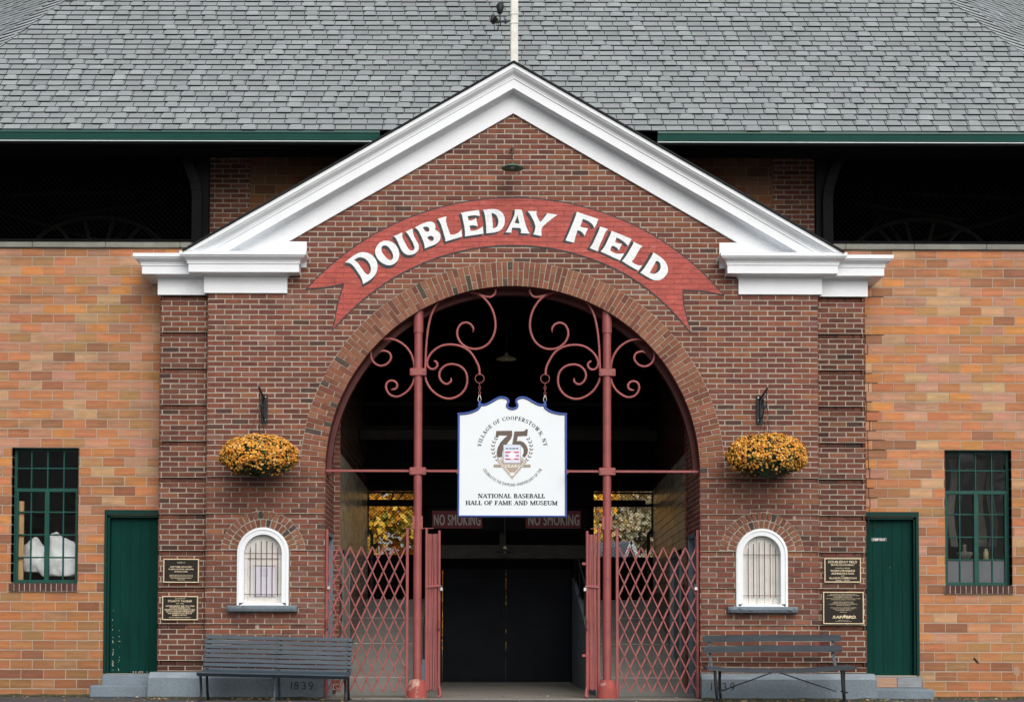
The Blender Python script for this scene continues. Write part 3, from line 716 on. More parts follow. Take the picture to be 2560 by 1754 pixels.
# dark shell of the stand: soffit, upper floor, backs
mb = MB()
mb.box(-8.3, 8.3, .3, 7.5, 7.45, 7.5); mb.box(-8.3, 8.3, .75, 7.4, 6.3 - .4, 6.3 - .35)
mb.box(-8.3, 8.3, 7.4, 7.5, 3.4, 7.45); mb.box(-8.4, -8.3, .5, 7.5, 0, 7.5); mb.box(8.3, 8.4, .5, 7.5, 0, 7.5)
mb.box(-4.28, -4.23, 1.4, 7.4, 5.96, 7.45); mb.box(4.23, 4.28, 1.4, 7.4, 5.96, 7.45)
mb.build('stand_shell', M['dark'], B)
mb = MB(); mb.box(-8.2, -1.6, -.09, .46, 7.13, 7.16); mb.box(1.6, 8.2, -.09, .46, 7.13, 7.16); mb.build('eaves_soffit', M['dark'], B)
# gutters
for s in (-1, 1):
    mb = MB(); pr_ = [(.0, 7.165), (-.055, 7.165), (-.06, 7.175), (-.078, 7.195), (-.098, 7.235), (-.112, 7.27), (-.125, 7.275), (-.127, 7.302), (-.115, 7.302), (-.11, 7.29), (.0, 7.29)]
    xa, xb = s * 1.72, s * 8.2
    if s > 0: xa = 1.86
    n = len(pr_); mb.add([(xa, y, z) for y, z in pr_] + [(xb, y, z) for y, z in pr_], [(k, (k + 1) % n, n + (k + 1) % n, n + k) for k in range(n)] + [tuple(range(n)), tuple(range(n, 2 * n))])
    g_ = mb.build('gutter', M['green'], B)
    mb = MB(); mb.box(min(xa, xb), max(xa, xb), -.129, -.112, 7.158, 7.166); mb.build('drip_edge', M['white'], g_)

# ------------------------------------------------------------ main roof
PI_, EY, EZ = 1.2, -.10, 7.305
def roofpt(px, py):
    """point of the front roof slope measured from the photo"""
    lo, hi = -1., 8.
    for _ in range(40):
        y = (lo + hi) / 2; x, z = at(px, py, y)
        if z > EZ + PI_ * (y - EY): lo = y
        else: hi = y
    return (x, y, z)
hipL = [roofpt(171, 0), roofpt(0, 124)]; hipR = [roofpt(2365, 0), roofpt(2560, 143)]
SC_ = math.hypot(1, PI_)
def hipx(h, y): t = (y - h[0][1]) / (h[1][1] - h[0][1]); return h[0][0] + (h[1][0] - h[0][0]) * t
GREY = [((.268, .296, .305), 7), ((.292, .322, .332), 4), ((.265, .290, .298), 3), ((.318, .348, .356), 1), ((.285, .303, .322), .8), ((.27, .302, .302), .8)]
def shingles(mb, o, du, dv, nrm, umin, umax, rows, ex, tabw, lift=.020, cut=None, dk=(.008, .009, .011), dk2=(.10, .11, .11)):
    """courses of laminated tabs: o origin, du along the eaves, dv up the slope"""
    for r in range(rows):
        a, b = umin(r * ex), umax(r * ex); u = a - R.uniform(0, tabw); prev = False; wob = R.uniform(-.003, .003)
        while u < b:
            wd = tabw * R.choice((.92, .97, 1.0, 1.0, 1.03, 1.08)); up = R.random() < .42 and not prev; prev = up
            ua, ub = max(u, a), min(u + wd, b)
            if ub - ua > .03:
                v0 = r * ex + wob + R.uniform(-.003, .003); v1 = v0 + ex * 1.35; pass
                c = vary(pick(GREY), .045, .01); g = .0042
                def P(uu, vv, h): p = o + du * uu + dv * vv + nrm * h; return (p.x, p.y, p.z)
                A, Bq = ua + g, ub - g
                if cut and cut(P((A + Bq) / 2, (v0 + v1) / 2, 0)): u += wd; continue
                vs = [P(A, v0, lift), P(Bq, v0, lift), P(Bq, v1, -.002), P(A, v1, -.002), P(A, v0, -.004), P(Bq, v0, -.004)]
                mb.add([vs[k] for k in (0, 1, 2, 3)], [(0, 1, 2, 3)], tuple(v * .86 for v in c) if up else c)
                mb.add(vs, [(4, 5, 1, 0), (4, 0, 3), (1, 5, 2)], dk)
                if up and ub - ua > .1:   # laminated tooth: a thicker tapered tab on the base layer
                    e = .012; vt = v0 + ex * .94; h0, h1 = lift + .006, lift * .80
                    q = [P(A + e, v0 - .006, h0), P(Bq - e, v0 - .006, h0), P(Bq - e * 2.6, vt, h1), P(A + e * 2.6, vt, h1)]
                    r_ = [P(A + e, v0 - .006, -.002), P(Bq - e, v0 - .006, -.002)]
                    mb.add(q, [(0, 1, 2, 3)], tuple(v * 1.05 for v in c)); mb.add([q[0], q[1], r_[1], r_[0]], [(3, 2, 1, 0)], dk)
                    mb.add([q[0], q[3], r_[0], P(A + e * 2.6, vt, 0)], [(0, 1, 3, 2)], dk2); mb.add([q[1], q[2], r_[1], P(Bq - e * 2.6, vt, 0)], [(0, 2, 3, 1)], dk2)
            u += wd
roof = MB(); ex = .1325
DV = Vector((0, 1, PI_)).normalized(); NR = Vector((0, -PI_, 1)).normalized()
ymax = 6.2
nrow = int((ymax - EY) * SC_ / ex)
shingles(roof, Vector((0, EY - .02, EZ - .005)), Vector((1, 0, 0)), DV, NR, lambda v: hipx(hipL, EY + v / SC_), lambda v: hipx(hipR, EY + v / SC_), nrow, ex, .205, cut=lambda p: p[2] < 8.10 - .58 * abs(p[0]))
rf = roof.build('main_roof', M['shingle'], B)
mb = MB(); y0, y1 = EY, ymax
rz = lambda y: EZ + PI_ * (y - y0) - .004
mb.add([(hipx(hipL, y0), y0, rz(y0)), (-1.4, y0, rz(y0)), (0, .60, rz(.60)), (1.4, y0, rz(y0)), (hipx(hipR, y0), y0, rz(y0)), (hipx(hipR, y1), y1, rz(y1)), (0, y1, rz(y1)), (hipx(hipL, y1), y1, rz(y1))], [(0, 1, 2, 6, 7), (2, 3, 4, 5, 6)])
# flank roofs turning back behind the hips
for s, h in ((-1, hipL), (1, hipR)):
    flank = MB(); caps = MB(); lo = Vector((hipx(h, y0), y0, EZ - .004)); hi = Vector((hipx(h, y1), y1, EZ + PI_ * (y1 - y0) - .004)); ud = Vector((s * math.cos(rad(33)), math.sin(rad(33)), 0)); 
    hd = (hi - lo); n_ = ud.cross(hd) * (1 if s > 0 else -1); n_.normalize()
    if n_.z < 0: n_ = -n_
    dv = n_.cross(ud); 
    if dv.z < 0: dv = -dv
    dv.normalize(); hu, hv = hd.dot(ud), hd.dot(dv)
    def um(v, hu=hu, hv=hv): return hu * v / hv
    shingles(flank, lo, ud, dv, n_, um, lambda v: um(v) + 9.0, int(hv / .135) , .135, .205, .007, None, (.03, .032, .034))
    q = [lo, lo + ud * 11, hi + ud * 11, hi]; mb.add([tuple(p - n_ * .004) for p in q], [(0, 1, 2, 3)])
    m = int(hd.length / .15); hn = hd.normalized()
    for k in range(m):
        p = lo + hn * (k * .15); 
        cc = vary((.36, .39, .40), .08, .01)
        q = [p + NR * .040, p + ud * .50 + n_ * .036, p + ud * .50 + hn * .19 + n_ * .016, p + hn * .19 + NR * .026]
        caps.add([tuple(v) for v in q], [(0, 1, 2, 3)], cc)
        b0, b1 = q[0], q[1]; t0 = q[3]
        caps.add([tuple(b0), tuple(b1), tuple(b1 - n_ * .03), tuple(b0 - NR * .045), tuple(t0), tuple(t0 - NR * .03)], [(0, 1, 2, 3), (0, 3, 5, 4)], (.02, .02, .022))
    fl = flank.build('flank_roof', M['shingle'], B); caps.build('hip_cap', M['shingle'], fl)
mb.build('roof_underlay', M['under'], rf)

# ------------------------------------------------------------ steel windows in the wings
for s in (-1, 1):
    W = bpy.data.objects.new('window', None); sc.collection.objects.link(W); W.parent = B; W.location = (s * (VX0 + VX1) / 2, YW, VZ0)
    X = lambda u: (s * (VX0 + u * (VX1 - VX0))); yf = YW + .11
    x0, x1 = sorted((X(0), X(1))); wv = x1 - x0
    mb = MB()
    def hb(z, t, y=yf, d=.03): mb.bbox(x0, x1, y, y + d, z - t / 2, z + t / 2, .004)
    def vb(u, t, z0, z1, y=yf, d=.03): mb.bbox(x0 + u * wv - t / 2, x0 + u * wv + t / 2, y - .001, y + d - .002, z0, z1, .004)
    ZR = [VZ1 - .012, 3.01, 2.72, 2.43, 2.13, 1.83, VZ0 + .018]
    hb(ZR[0], .03); hb(ZR[1], .02); hb(ZR[2], .05, yf - .012, .045); hb(ZR[3], .02); hb(ZR[4], .02); hb(ZR[5], .02); hb(ZR[6], .05, yf - .01, .05)
    vb(.02, .04, VZ0, VZ1); vb(.98, .04, VZ0, VZ1); vb(.255, .02, VZ0, VZ1); vb(.745, .02, VZ0, VZ1)
    vb(.5, .02, ZR[2], VZ1); vb(.5, .062, VZ0, ZR[2], yf - .014, .05); vb(.052, .03, VZ0, ZR[2], yf - .01); vb(.948, .03, VZ0, ZR[2], yf - .01)
    mb.build('frame', M['windowgreen'], W)
    mb = MB(); cols = [0, .255, .5, .745, 1]
    for r in range(6):
        for c in range(4):
            if s > 0 and r == 5: continue
            t = R.uniform(-.004, .004); t2 = R.uniform(-.004, .004)
            a, b = x0 + cols[c] * wv + .008, x0 + cols[c + 1] * wv - .008
            mb.add([(a, yf + .016 + t, ZR[r + 1] + .008), (b, yf + .016 + t2, ZR[r + 1] + .008), (b, yf + .016 - t, ZR[r] - .008), (a, yf + .016 - t2, ZR[r] - .008)], [(0, 1, 2, 3)])
    mb.build('pane', M['glass'], W)
    if s > 0:
        mb = MB(); mb.box(x0 + .02, x1 - .02, yf + .014, yf + .018, VZ0 + .02, ZR[5]); mb.build('frosted_pane', M['frost'], W)
    mb = MB(); zz = VZ0 - .11; n = 13; xa = x0 - .02
    for k in range(n):
        wd = (wv + .03) / n; one_brick(mb, [(xa + k * wd + .005, zz), (xa + (k + 1) * wd - .005, zz), (xa + (k + 1) * wd - .005, zz + .1), (xa + k * wd + .005, zz + .1)], front(YW - .03), .0, -.15, vary(((.085, .040, .035)), .25))
        mb.add([(xa + k * wd + .005, YW - .03, zz + .1), (xa + (k + 1) * wd - .005, YW - .03, zz + .1), (xa + (k + 1) * wd - .005, YW + .12, zz + .112), (xa + k * wd + .005, YW + .12, zz + .112)], [(0, 1, 2, 3)], (.09, .05, .04))
    sl_ = mb.build('sill', M['brick'], W)
    mb = MB(); mb.box(xa, xa + wv + .03, YW - .024, YW + .12, zz - .004, zz + .1); mb.build('sill_mortar', M['mortar'], W)
    mb = MB()   # reveals and the room behind
    for xx, sg in ((x0, 1), (x1, -1)): 
        mb = MB()
        for k in range(14):
            za = TZ - (k + 1) * TH_; mb.box(min(xx - sg * .012, xx - sg * .0), max(xx - sg * .012, xx), YW + .001, YW + .2, za + .005, za + TH_ - .005, vary(srgb(120, 78, 58), .15))
        mb.build('reveal', M['tile'], W)
    mb = MB(); ra, rb = (5.45, 8.0); ra, rb = (ra, rb) if s > 0 else (-rb, -ra)
    mb.box(ra, rb, 3.4, 3.45, .3, 3.6); mb.box(ra - .05, ra, YW + .26, 3.4, .3, 3.6); mb.box(rb, rb + .05, YW + .26, 3.4, .3, 3.6); mb.box(ra, rb, YW + .26, 3.4, 3.55, 3.6); mb.box(ra, rb, YW + .26, 3.4, .3, .35)
    mb.build('room', M['room'], W)
# things seen through the left window
def lump(mb, c, r, seed, n=18, m=12, amp=.12, col=(1, 1, 1), flatb=True):
    vs = []; fs = []
    for i in range(m + 1):
        th = math.pi * i / m
        for k in range(n):
            ph = 2 * math.pi * k / n; d = Vector((math.sin(th) * math.cos(ph), math.sin(th) * math.sin(ph), math.cos(th)))
            q = 1 + amp * noise.noise(d * 1.6 + Vector((seed, 0, 0))) * 2 + amp * .5 * noise.noise(d * 4 + Vector((0, seed, 0)))
            z = d.z * r[2] * q
            if flatb: z = max(z, -r[2] * .6)
            vs.append((c[0] + d.x * r[0] * q, c[1] + d.y * r[1] * q, c[2] + z))
    for i in range(m):
        for k in range(n): fs.append((i * n + k, i * n + (k + 1) % n, (i + 1) * n + (k + 1) % n, (i + 1) * n + k))
    mb.add(vs, fs, col)
def sack(c, r, seed, label, tip=None):
    mb = MB(); lump(mb, c, r, seed, 40, 30, .15)
    if tip:
        v = Vector(tip)
        for i, p in enumerate(mb.v):
            P = Vector(p); d = abs(P.x - v.x)
            if P.z > c[2]: P.z += max(0, 1 - d / .22) * .13 * (P.z - c[2]) / r[2]
            P.y += .012 * math.sin(P.x * 40 + P.z * 18) + .01 * math.sin(P.z * 55 - P.x * 20); mb.v[i] = tuple(P)
    o = mb.build('sack', M['sack'], None, True); tag(o, label, 'sack', 'white sacks stored behind the left window'); return o
sk = lambda px, py: at(px, py, 1.0)
a = sk(88, 1400); sack((a[0], .98, a[1]), (.22, .16, .27), 1.0, 'smaller slumped white sack next to the wooden board inside the left window')
a = sk(158, 1408); sack((a[0], .93, a[1]), (.30, .17, .30), 5.0, 'larger white sack with a pointed top inside the left window', (sk(140, 1348)[0], .93, sk(140, 1348)[1]))
mb = MB(); mb.box(-6.58, -5.72, .64, 1.5, 1.1, 1.28); o = mb.build('storage_shelf', M['mid']); tag(o, 'low dark shelf carrying white sacks behind the left window', 'shelf')
a, b = at(37, 1252, .66), at(60, 1252, .66); mb = MB(); mb.bbox(a[0], b[0], .655, .69, 1.281, a[1], .004); o = mb.build('wooden_board', M['timber']); tag(o, 'upright pale pine board at the left side of the left window', 'board')
# things inside the right window
mb = MB(); mb.box(5.6, 7.2, .75, 1.1, 1.80, 1.84); o = mb.build('window_shelf', M['curtain']); tag(o, 'pale counter inside the right green window above the frosted panes', 'counter')
mb = MB(); c = (at(2411, 1385, .9)[0], .9, 1.845); mb.lathe([(0, 0), (.06, 0), (.10, .06), (.11, .10), (.03, .10), (.02, .16), (.03, .2), (0, .21)], c, 16); o = mb.build('glass_jug', M['curtain'], None, True); tag(o, 'pale bowl shaped vessel on the counter behind the right window', 'vessel')
mb = MB(); c = (at(2398, 1385, .82)[0], .82, 1.845); mb.lathe([(0, 0), (.012, 0), (.012, .09), (.006, .11), (0, .11)], c, 10, (.03, .35, .10)); o = mb.build('green_bottle', M['vcol'], None, True); tag(o, 'thin bright green bottle on the counter behind the right window', 'bottle')
mb = MB(); c = (at(2465, 1385, .95)[0], .95, 1.845); mb.lathe([(0, 0), (.035, 0), (.035, .10), (.02, .13), (.02, .15), (0, .15)], c, 12, (.45, .40, .2)); o = mb.build('jar', M['vcol'], None, True); tag(o, 'yellowish jar on the counter behind the right window', 'jar')
for k, (pa, pb) in enumerate(((2470, 2490), (2437, 2462), (2372, 2390))):  # pale wavy sheets added to imitate reflections on the panes
    xa, xb = at(pa, 1250, 1.4)[0], at(pb, 1250, 1.4)[0]; mb = MB(); n = 10
    vs = [];
    for i in range(n + 1):
        for j in range(9): vs.append((xa + (xb - xa) * i / n + .03 * math.sin(j * .9 + k) , 1.4 + .02 * math.sin(i * 2.2), 2.05 + 1.2 * j / 8))
    mb.add(vs, [(i * 9 + j, (i + 1) * 9 + j, (i + 1) * 9 + j + 1, i * 9 + j + 1) for i in range(n) for j in range(8)])
    o = mb.build('curtain', M['curtain'], None, True); tag(o, ['rightmost narrow pale curtain hanging behind the right window', 'middle pale curtain hanging behind the right window', 'leftmost pale curtain hanging behind the right window'][k], 'curtain', 'pale curtains behind the right window')

# ------------------------------------------------------------ green side doors and steps
for s in (-1, 1):
    D = bpy.data.objects.new('side_door', None); sc.collection.objects.link(D); D.parent = B; D.location = (s * 4.96, YW, .305)
    o1 = s * DX1; inn = s * 4.5; GD = (.0015, .036, .028); CH = (.5, .46, .38)
    def bx(a, b, y0, y1, z0, z1): mb.box(min(a, b), max(a, b), y0, y1, z0, z1)
    mb = MB(); bx(o1, o1 - s * .035, YW - .02, YW + .16, DZ0, DZ1); bx(o1 - s * .035, o1 - s * .06, YW + .02, YW + .16, DZ0, DZ1 - .04); bx(o1, inn, YW - .022, YW + .16, DZ1 - .045, DZ1 + .012); bx(o1 - s * .03, inn, YW + .02, YW + .16, DZ1 - .085, DZ1 - .045)
    mb.build('frame', M['green' if False else 'greendark'], D)
    mb = MB(); x = o1 - s * .06; k = 0
    while abs(x) > 4.45:
        mb.box(min(x - s * .003, x - s * .127), max(x - s * .003, x - s * .127), YW + .10, YW + .14, DZ0 + .006, DZ1 - .085, GD); x -= s * .13
    mb.box(min(o1 - s * .06, s * 4.4), max(o1 - s * .06, s * 4.4), YW + .106, YW + .15, DZ0, DZ1 - .08, GD)
    if s < 0:
        for k in range(34):
            x = -5.29 + R.choice((.03, .04, .115, .12)) + R.uniform(-.006, .006); z = .33 + abs(R.gauss(0, .28)); w_ = R.uniform(.002, .005); mb.box(x - w_, x + w_, YW + .0975, YW + .099, z, z + R.uniform(.004, .022), CH)
        for k in range(9): x = -5.0 + R.uniform(0, .38); mb.box(x, x + .014, YW + .0975, YW + .099, .318, .324 + R.uniform(0, .008), CH)
    else: mb.box(5.0, 5.006, YW + .0975, YW + .099, 1.72, 1.73, CH)
    mb.build('plank_leaf', M['doorleaf'], D)
    st = MB()
    if s < 0:
        st.bbox(-5.30, -4.55, .18, .75, .0, .300, .012); st.bbox(-5.42, -4.58, .02, .6, .0, .165, .02)
    else:
        st.bbox(4.6, 5.31, .2, .75, .0, .292, .012); st.bbox(4.6, 5.42, .04, .6, .0, .14, .02)
    so_ = st.build('doorstep', M['bluegrey'], B)
    if s > 0:
        mb = MB(); mb.bbox(4.69, 4.975, .192, .21, .158, .285, .008, srgb(176, 140, 118)); mb.bbox(4.985, 5.29, .192, .21, .158, .285, .008, srgb(140, 145, 150)); mb.build('worn_step_tile', M['tile'], so_)

# ------------------------------------------------------------ arch soffit and the passage behind
mb = MB(); n = 60
pa = [(-AR, 0)] + arc(0, AC, AR, math.pi, 0, n) + [(AR, 0)]
pa = arc(0, AC, AR + .002, math.pi, 0, n)
for (ya, yb) in ((-.0, .32),):
    m = len(pa); mb.add([(p[0], .03, p[1]) for p in pa] + [(p[0], .34, p[1]) for p in pa], [(k, k + 1, m + k + 1, m + k) for k in range(m - 1)])
    q = [(p[0] * .975, AC + (p[1] - AC) * .975) for p in pa]
    mb.add([(p[0], .24, p[1]) for p in pa] + [(p[0], .24, p[1]) for p in q] , [(k, k + 1, m + k + 1, m + k) for k in range(m - 1)])
    mb.add([(p[0], .24, p[1]) for p in q] + [(p[0], .34, p[1]) for p in q], [(k, k + 1, m + k + 1, m + k) for k in range(m - 1)])
mb.build('arch_liner', M['maroon'], B)
mb = MB(); n = 90
for k in range(n):   # brick soffit of the arch, first course only
    a0, a1 = math.pi * k / n, math.pi * (k + 1) / n
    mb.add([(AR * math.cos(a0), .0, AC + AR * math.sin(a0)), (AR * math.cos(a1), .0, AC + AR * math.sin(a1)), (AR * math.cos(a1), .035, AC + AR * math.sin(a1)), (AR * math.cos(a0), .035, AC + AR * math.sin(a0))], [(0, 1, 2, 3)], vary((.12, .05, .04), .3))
mb.build('arch_soffit', M['brick'], B)
DARKP = [((.10, .045, .035), 5), ((.08, .035, .03), 3), ((.13, .055, .04), 2)]
PX = {-1: 2.33, 1: 2.38}
for s in (-1, 1):
    pal = [((.19, .062, .044), 5), ((.16, .05, .04), 4), ((.22, .08, .052), 2)]
    mb = MB()
    field(mb, .0, 1.25, 2.17, 5.4, side(s * AR, -s), pal=pal, mort=.011); field(mb, .0, .36, 0, 2.17, side(s * AR, -s), pal=pal, mort=.011); field(mb, 1.08, 1.25, 0, 2.17, side(s * AR, -s), pal=pal, mort=.011)
    px = PX[s]; a, b = sorted((s * px, s * (AR + .02)))
    field(mb, a, b, 0, 5.4, front(1.25), pal=pal, mort=.011)
    jw = mb.build('jamb_brick', M['brick'], B)
    mb = MB(); a, b = sorted((s * (AR + .004), s * (AR + .2)))
    mb.box(a, b, .05, 1.3, 2.15, 6.4); mb.box(a, b, .05, .4, 0, 2.15); mb.box(a, b, 1.05, 1.3, 0, 2.15)
    a, b = sorted((s * (px + (.165 if s > 0 else .004)), s * (px + .4))); mb.box(a, b, 1.256, 6.6, 0, 6.4)
    mb.build('jamb_mortar', M['mortar'], jw)
    # tile lining of the passage: large glazed blocks below, brick above
    mb = MB(); LT = [(srgb(162, 154, 138), 4), (srgb(148, 138, 122), 3), (srgb(174, 166, 150), 2)]
    i = 0; z = 0.0
    while z < 6.2:
        hgt = .127; y = 1.256 - (.2 if i % 2 else 0); 
        while y < 6.5:
            ya, yb = max(y, 1.256), min(y + .292, 6.5)
            dq = (1.76 < (ya + yb) / 2 < 2.9) and z < 2.0
            sh_ = .15 * (ya - 1.25) / 5.25 if s > 0 else 0
            if yb - ya > .03 and not dq: mb.box(min(s * px, s * (px + .02)) + sh_, max(s * px, s * (px + .02)) + sh_, ya + .004, yb - .004, z + .004, z + hgt - .004, vary(pick(LT), .07) if 1.45 < z < 3.2 else vary(srgb(104, 74, 58) if z < 1.45 else srgb(78, 52, 42), .15))
            y += .292
        z += hgt; i += 1
    mb.build('passage_wall', M['tilewall'], B)
    for (ya, yb, zt, xx) in ((.36, 1.08, 2.17, AR), (1.76, 2.9, 2.0, px)):
        D = bpy.data.objects.new('booth_door', None); sc.collection.objects.link(D); D.parent = B; D.location = (s * xx, (ya + yb) / 2, 0)
        mb = MB()
        def bx(a, b, y0, y1, z0, z1): mb.box(min(a, b), max(a, b), y0, y1, z0, z1)
        bx(s * (xx - .012), s * (xx + .12), ya, ya + .05, 0, zt); bx(s * (xx - .012), s * (xx + .12), yb - .05, yb, 0, zt); bx(s * (xx - .012), s * (xx + .12), ya, yb, zt - .05, zt)
        mb.build('frame', M['bluegrey'], D); mb = MB(); bx(s * (xx + .05), s * (xx + .1), ya + .05, yb - .05, 0, zt - .05); mb.build('leaf', M['bluegrey'], D)
# ceiling, beams, back wall
mb = MB(); mb.box(-2.5, 2.5, .345, 6.7, 6.2, 6.3)
XO = (1.536, 2.33); ZO = (1.40, 3.28)
mb.box(-1.536, -1.06, 6.5, 6.6, 0, 6.3); mb.box(1.13, 1.52, 6.5, 6.6, 0, 6.3); mb.box(-1.06, 1.13, 6.5, 6.6, 1.93, 6.3)
mb.box(-2.5, -1.536, 6.5, 6.6, 3.28, 6.3); mb.box(1.52, 2.6, 6.5, 6.6, 3.28, 6.3)
mb.box(-2.5, -1.536, 6.45, 6.6, 0, 1.44); mb.box(1.52, 2.6, 6.45, 6.6, 0, 1.44)
mb.box(-3.6, -1.3, 8.3, 8.4, 1.2, 2.28); mb.box(1.3, 3.8, 8.3, 8.4, 1.2, 2.25)
mb.build('passage_ceiling', M['dark'], B)
for (z, y, h_, k) in ((5.5, 5.0, .10, 'dark'), (4.55, 5.2, .05, 'mid'), (4.22, 5.6, .05, 'mid'), (3.9, 4.5, .16, 'mid'), (3.55, 5.5, .12, 'dark'), (3.0, 6.2, .1, 'dark'), (2.05, 5.0, .22, 'mid')):
    mb = MB(); xa, xb = (-2.32, 2.37) if z > 3 else ((-2.32, 2.37) if k == 'dark' else (-1.3, 1.45)); mb.bbox(xa, xb, y, y + .12, z, z + h_, .006); o_ = mb.build('ceiling_beam', M[k], B)
mb = MB(); mb.box(-.10, -.0, 5.15, 5.25, 2.27, 4.6); mb.build('hanger_post', M['mid'], B)
# double doors at the end of the passage
DD = bpy.data.objects.new('double_door', None); sc.collection.objects.link(DD); DD.parent = B; DD.location = (.03, 6.5, 0)
M['ddoor'] = mat('navy_black_door', (.010, .012, .017), .7, 3, .15, 40, .1, spec=.15)
for s in (-1, 1):
    mb = MB(); x0, x1 = (-1.045, .0245) if s < 0 else (.0285, 1.126)
    mb.box(x0, x1, 6.44, 6.48, .035, 1.92)
    for z in (.07, 1.0, 1.82): mb.box(x0 + .01, x1 - .01, 6.42, 6.441, z, z + .12)
    mb.box(x0 + .01, x0 + .11, 6.421, 6.442, .19, 1.82); mb.box(x1 - .11, x1 - .01, 6.421, 6.442, .19, 1.82)
    for (za, zb) in ((.2, .98), (1.14, 1.8)):
        pa_, pb_ = ((x0 + .12, 6.432, za), (x1 - .12, 6.432, zb)) if (s < 0) == (za < .5) else ((x0 + .12, 6.432, zb), (x1 - .12, 6.432, za))
        mb.bar(pa_, pb_, .09, .018)
    dl = mb.build('door_leaf', M['ddoor'], DD)
    mb = MB(); xx = -.04 if s < 0 else .09; mb.tube([(xx, 6.42, 1.1), (xx, 6.38, 1.12), (xx, 6.38, 1.27), (xx, 6.42, 1.29)], .009, 6); mb.build('handle', M['black'], DD)
# ramps to the stands at both sides of the passage
for s in (-1, 1):
    xa, xb = (1.2, PX[s]) ; mb = MB(); x0, x1 = sorted((s * xa, s * (xb + (.02 if s < 0 else .17))))
    mb.add([(x0, .85, 0), (x1, .85, 0), (x1, 6.5, 1.44), (x0, 6.5, 1.44), (x0, 6.5, 0), (x1, 6.5, 0)], [(0, 1, 2, 3), (0, 3, 4), (1, 5, 2)])
    rp = mb.build('ramp', M['ramp'], B)
    for t in (.16, .48, .76): mb = MB(); y = .85 + 5.65 * t; z = 1.44 * t; mb.bar((x0 + .005, y, z + .003), (x1 - .03, y, z + .003), .012, .004, (0, -.25, 1)); mb.build('ramp_joint', M['whitedull'], rp)
    mb = MB(); a, b = sorted((s * 1.14, s * 1.2))
    mb.add([(a, .9, 0), (b, .9, 0), (b, 6.4, 0), (a, 6.4, 0), (a, .9, .42), (b, .9, .42), (b, 6.4, 1.8), (a, 6.4, 1.8), ], [(0, 1, 5, 4), (1, 2, 6, 5), (2, 3, 7, 6), (3, 0, 4, 7), (4, 5, 6, 7)])
    cb_ = mb.build('ramp_curb_wall', M['bluegrey'], B)
    mb = MB(); x = s * 1.17; y0_ = 1.2
    mb.tube([(x, y0_, .95), (x, 6.3, 2.3)], .02, 8); mb.tube([(x, y0_, .45), (x, y0_, .95)], .02, 8)
    for k in range(5): y = y0_ + k * 1.2; mb.tube([(x, y, .45 + (y - .9) * .25), (x, y, .95 + (y - y0_) * .265)], .014, 6)
    mb.build('handrail', M['black'], cb_)
# rear openings: rails and chain link
for s in (-1, 1):
    Fn = thing('chain_link_fence', ['chain link screen over the left rear opening with yellow trees behind', 'chain link screen over the right rear opening with a house roof behind'][s > 0], 'fence', (s * 1.95, 6.55, 1.4), 'chain link screens closing the rear openings')
    x0, x1 = (1.53, 2.36) if s < 0 else (1.52, 2.55)
    mb = MB(); diag(mb, x0, x1, 1.44, 3.27, .062, 6.55, .0035, s); mb.build('wire_mesh', M['black'], Fn)
    mb = MB(); mb.tube([(s * x0, 6.53, 3.04), (s * x1, 6.53, 3.04)], .03, 8); mb.tube([(s * (x1 - .10), 6.53, 1.44), (s * (x1 - .10), 6.53, 2.55)], .03, 8)
    mb.tube([(s * (x1 - .02), 6.53, 2.5), (s * (x1 - .02), 6.53, 3.27)], .03, 8); mb.tube([(s * (x1 - .10), 6.53, 2.55), (s * (x1 - .02), 6.53, 2.62)], .028, 8)
    mb.tube([(s * x0, 6.53, 3.25), (s * x1, 6.53, 3.25)], .02, 8); mb.build('rail', M['black'], Fn)

# ------------------------------------------------------------ iron columns with scrollwork
CYC = .10
S9 = (5.135, 910, 700)
def spl(pts, m=6):
    """Catmull-Rom through points"""
    P = [Vector(p) for p in pts]; P = [P[0] * 2 - P[1]] + P + [P[-1] * 2 - P[-2]]; out = []
    for i in range(1, len(P) - 2):
        for k in range(m):
            t = k / m; a, b, c, d = P[i - 1], P[i], P[i + 1], P[i + 2]
            out.append(.5 * ((2 * b) + (c - a) * t + (2 * a - 5 * b + 4 * c - d) * t * t + (3 * b - 3 * c + d - a) * t ** 3))
    out.append(P[-2]); return out
SCR = [
 [(648,1135),(640,1060),(612,965),(560,880),(490,815),(400,768),(300,752),(200,770),(130,830),(92,910),(92,990),(125,1055),(180,1092),(240,1098),(300,1070),(340,1020),(345,970),(320,930),(280,912),(240,908),(205,928)],
 [(648,1240),(628,1320),(580,1400),(510,1460),(430,1495),(350,1480),(300,1430),(282,1370),(298,1315),(345,1290),(395,1300),(425,1340),(415,1385),(375,1402),(345,1405)],
 [(786,1130),(792,980),(800,830),(820,640),(860,460),(920,330),(1010,230),(1120,175),(1250,148),(1380,155),(1500,200),(1600,300),(1665,430),(1688,570),(1670,690),(1610,800),(1520,865),(1420,885),(1320,862),(1240,800),(1200,720),(1200,640),(1240,570),(1310,545),(1370,570),(1402,620),(1400,670)],
 [(1400,155),(1480,185),(1560,212),(1630,215),(1675,180),(1690,130),(1665,90),(1620,85),(1585,100),(1580,130)],
 [(1485,1215),(1475,1120),(1430,1020),(1370,930),(1290,870),(1190,835),(1080,828),(980,850),(890,910),(835,980),(810,1050),(822,1110),(860,1140),(905,1138),(938,1105),(940,1070),(915,1042),(890,1035)],
 [(786,1240),(805,1310),(860,1400),(940,1470),(1040,1515),(1140,1515),(1240,1465),(1305,1380),(1325,1280),(1305,1180),(1240,1110),(1150,1080),(1060,1090),(990,1145),(965,1220),(990,1290),(1040,1330),(1085,1325),(1118,1290),(1115,1250)]]
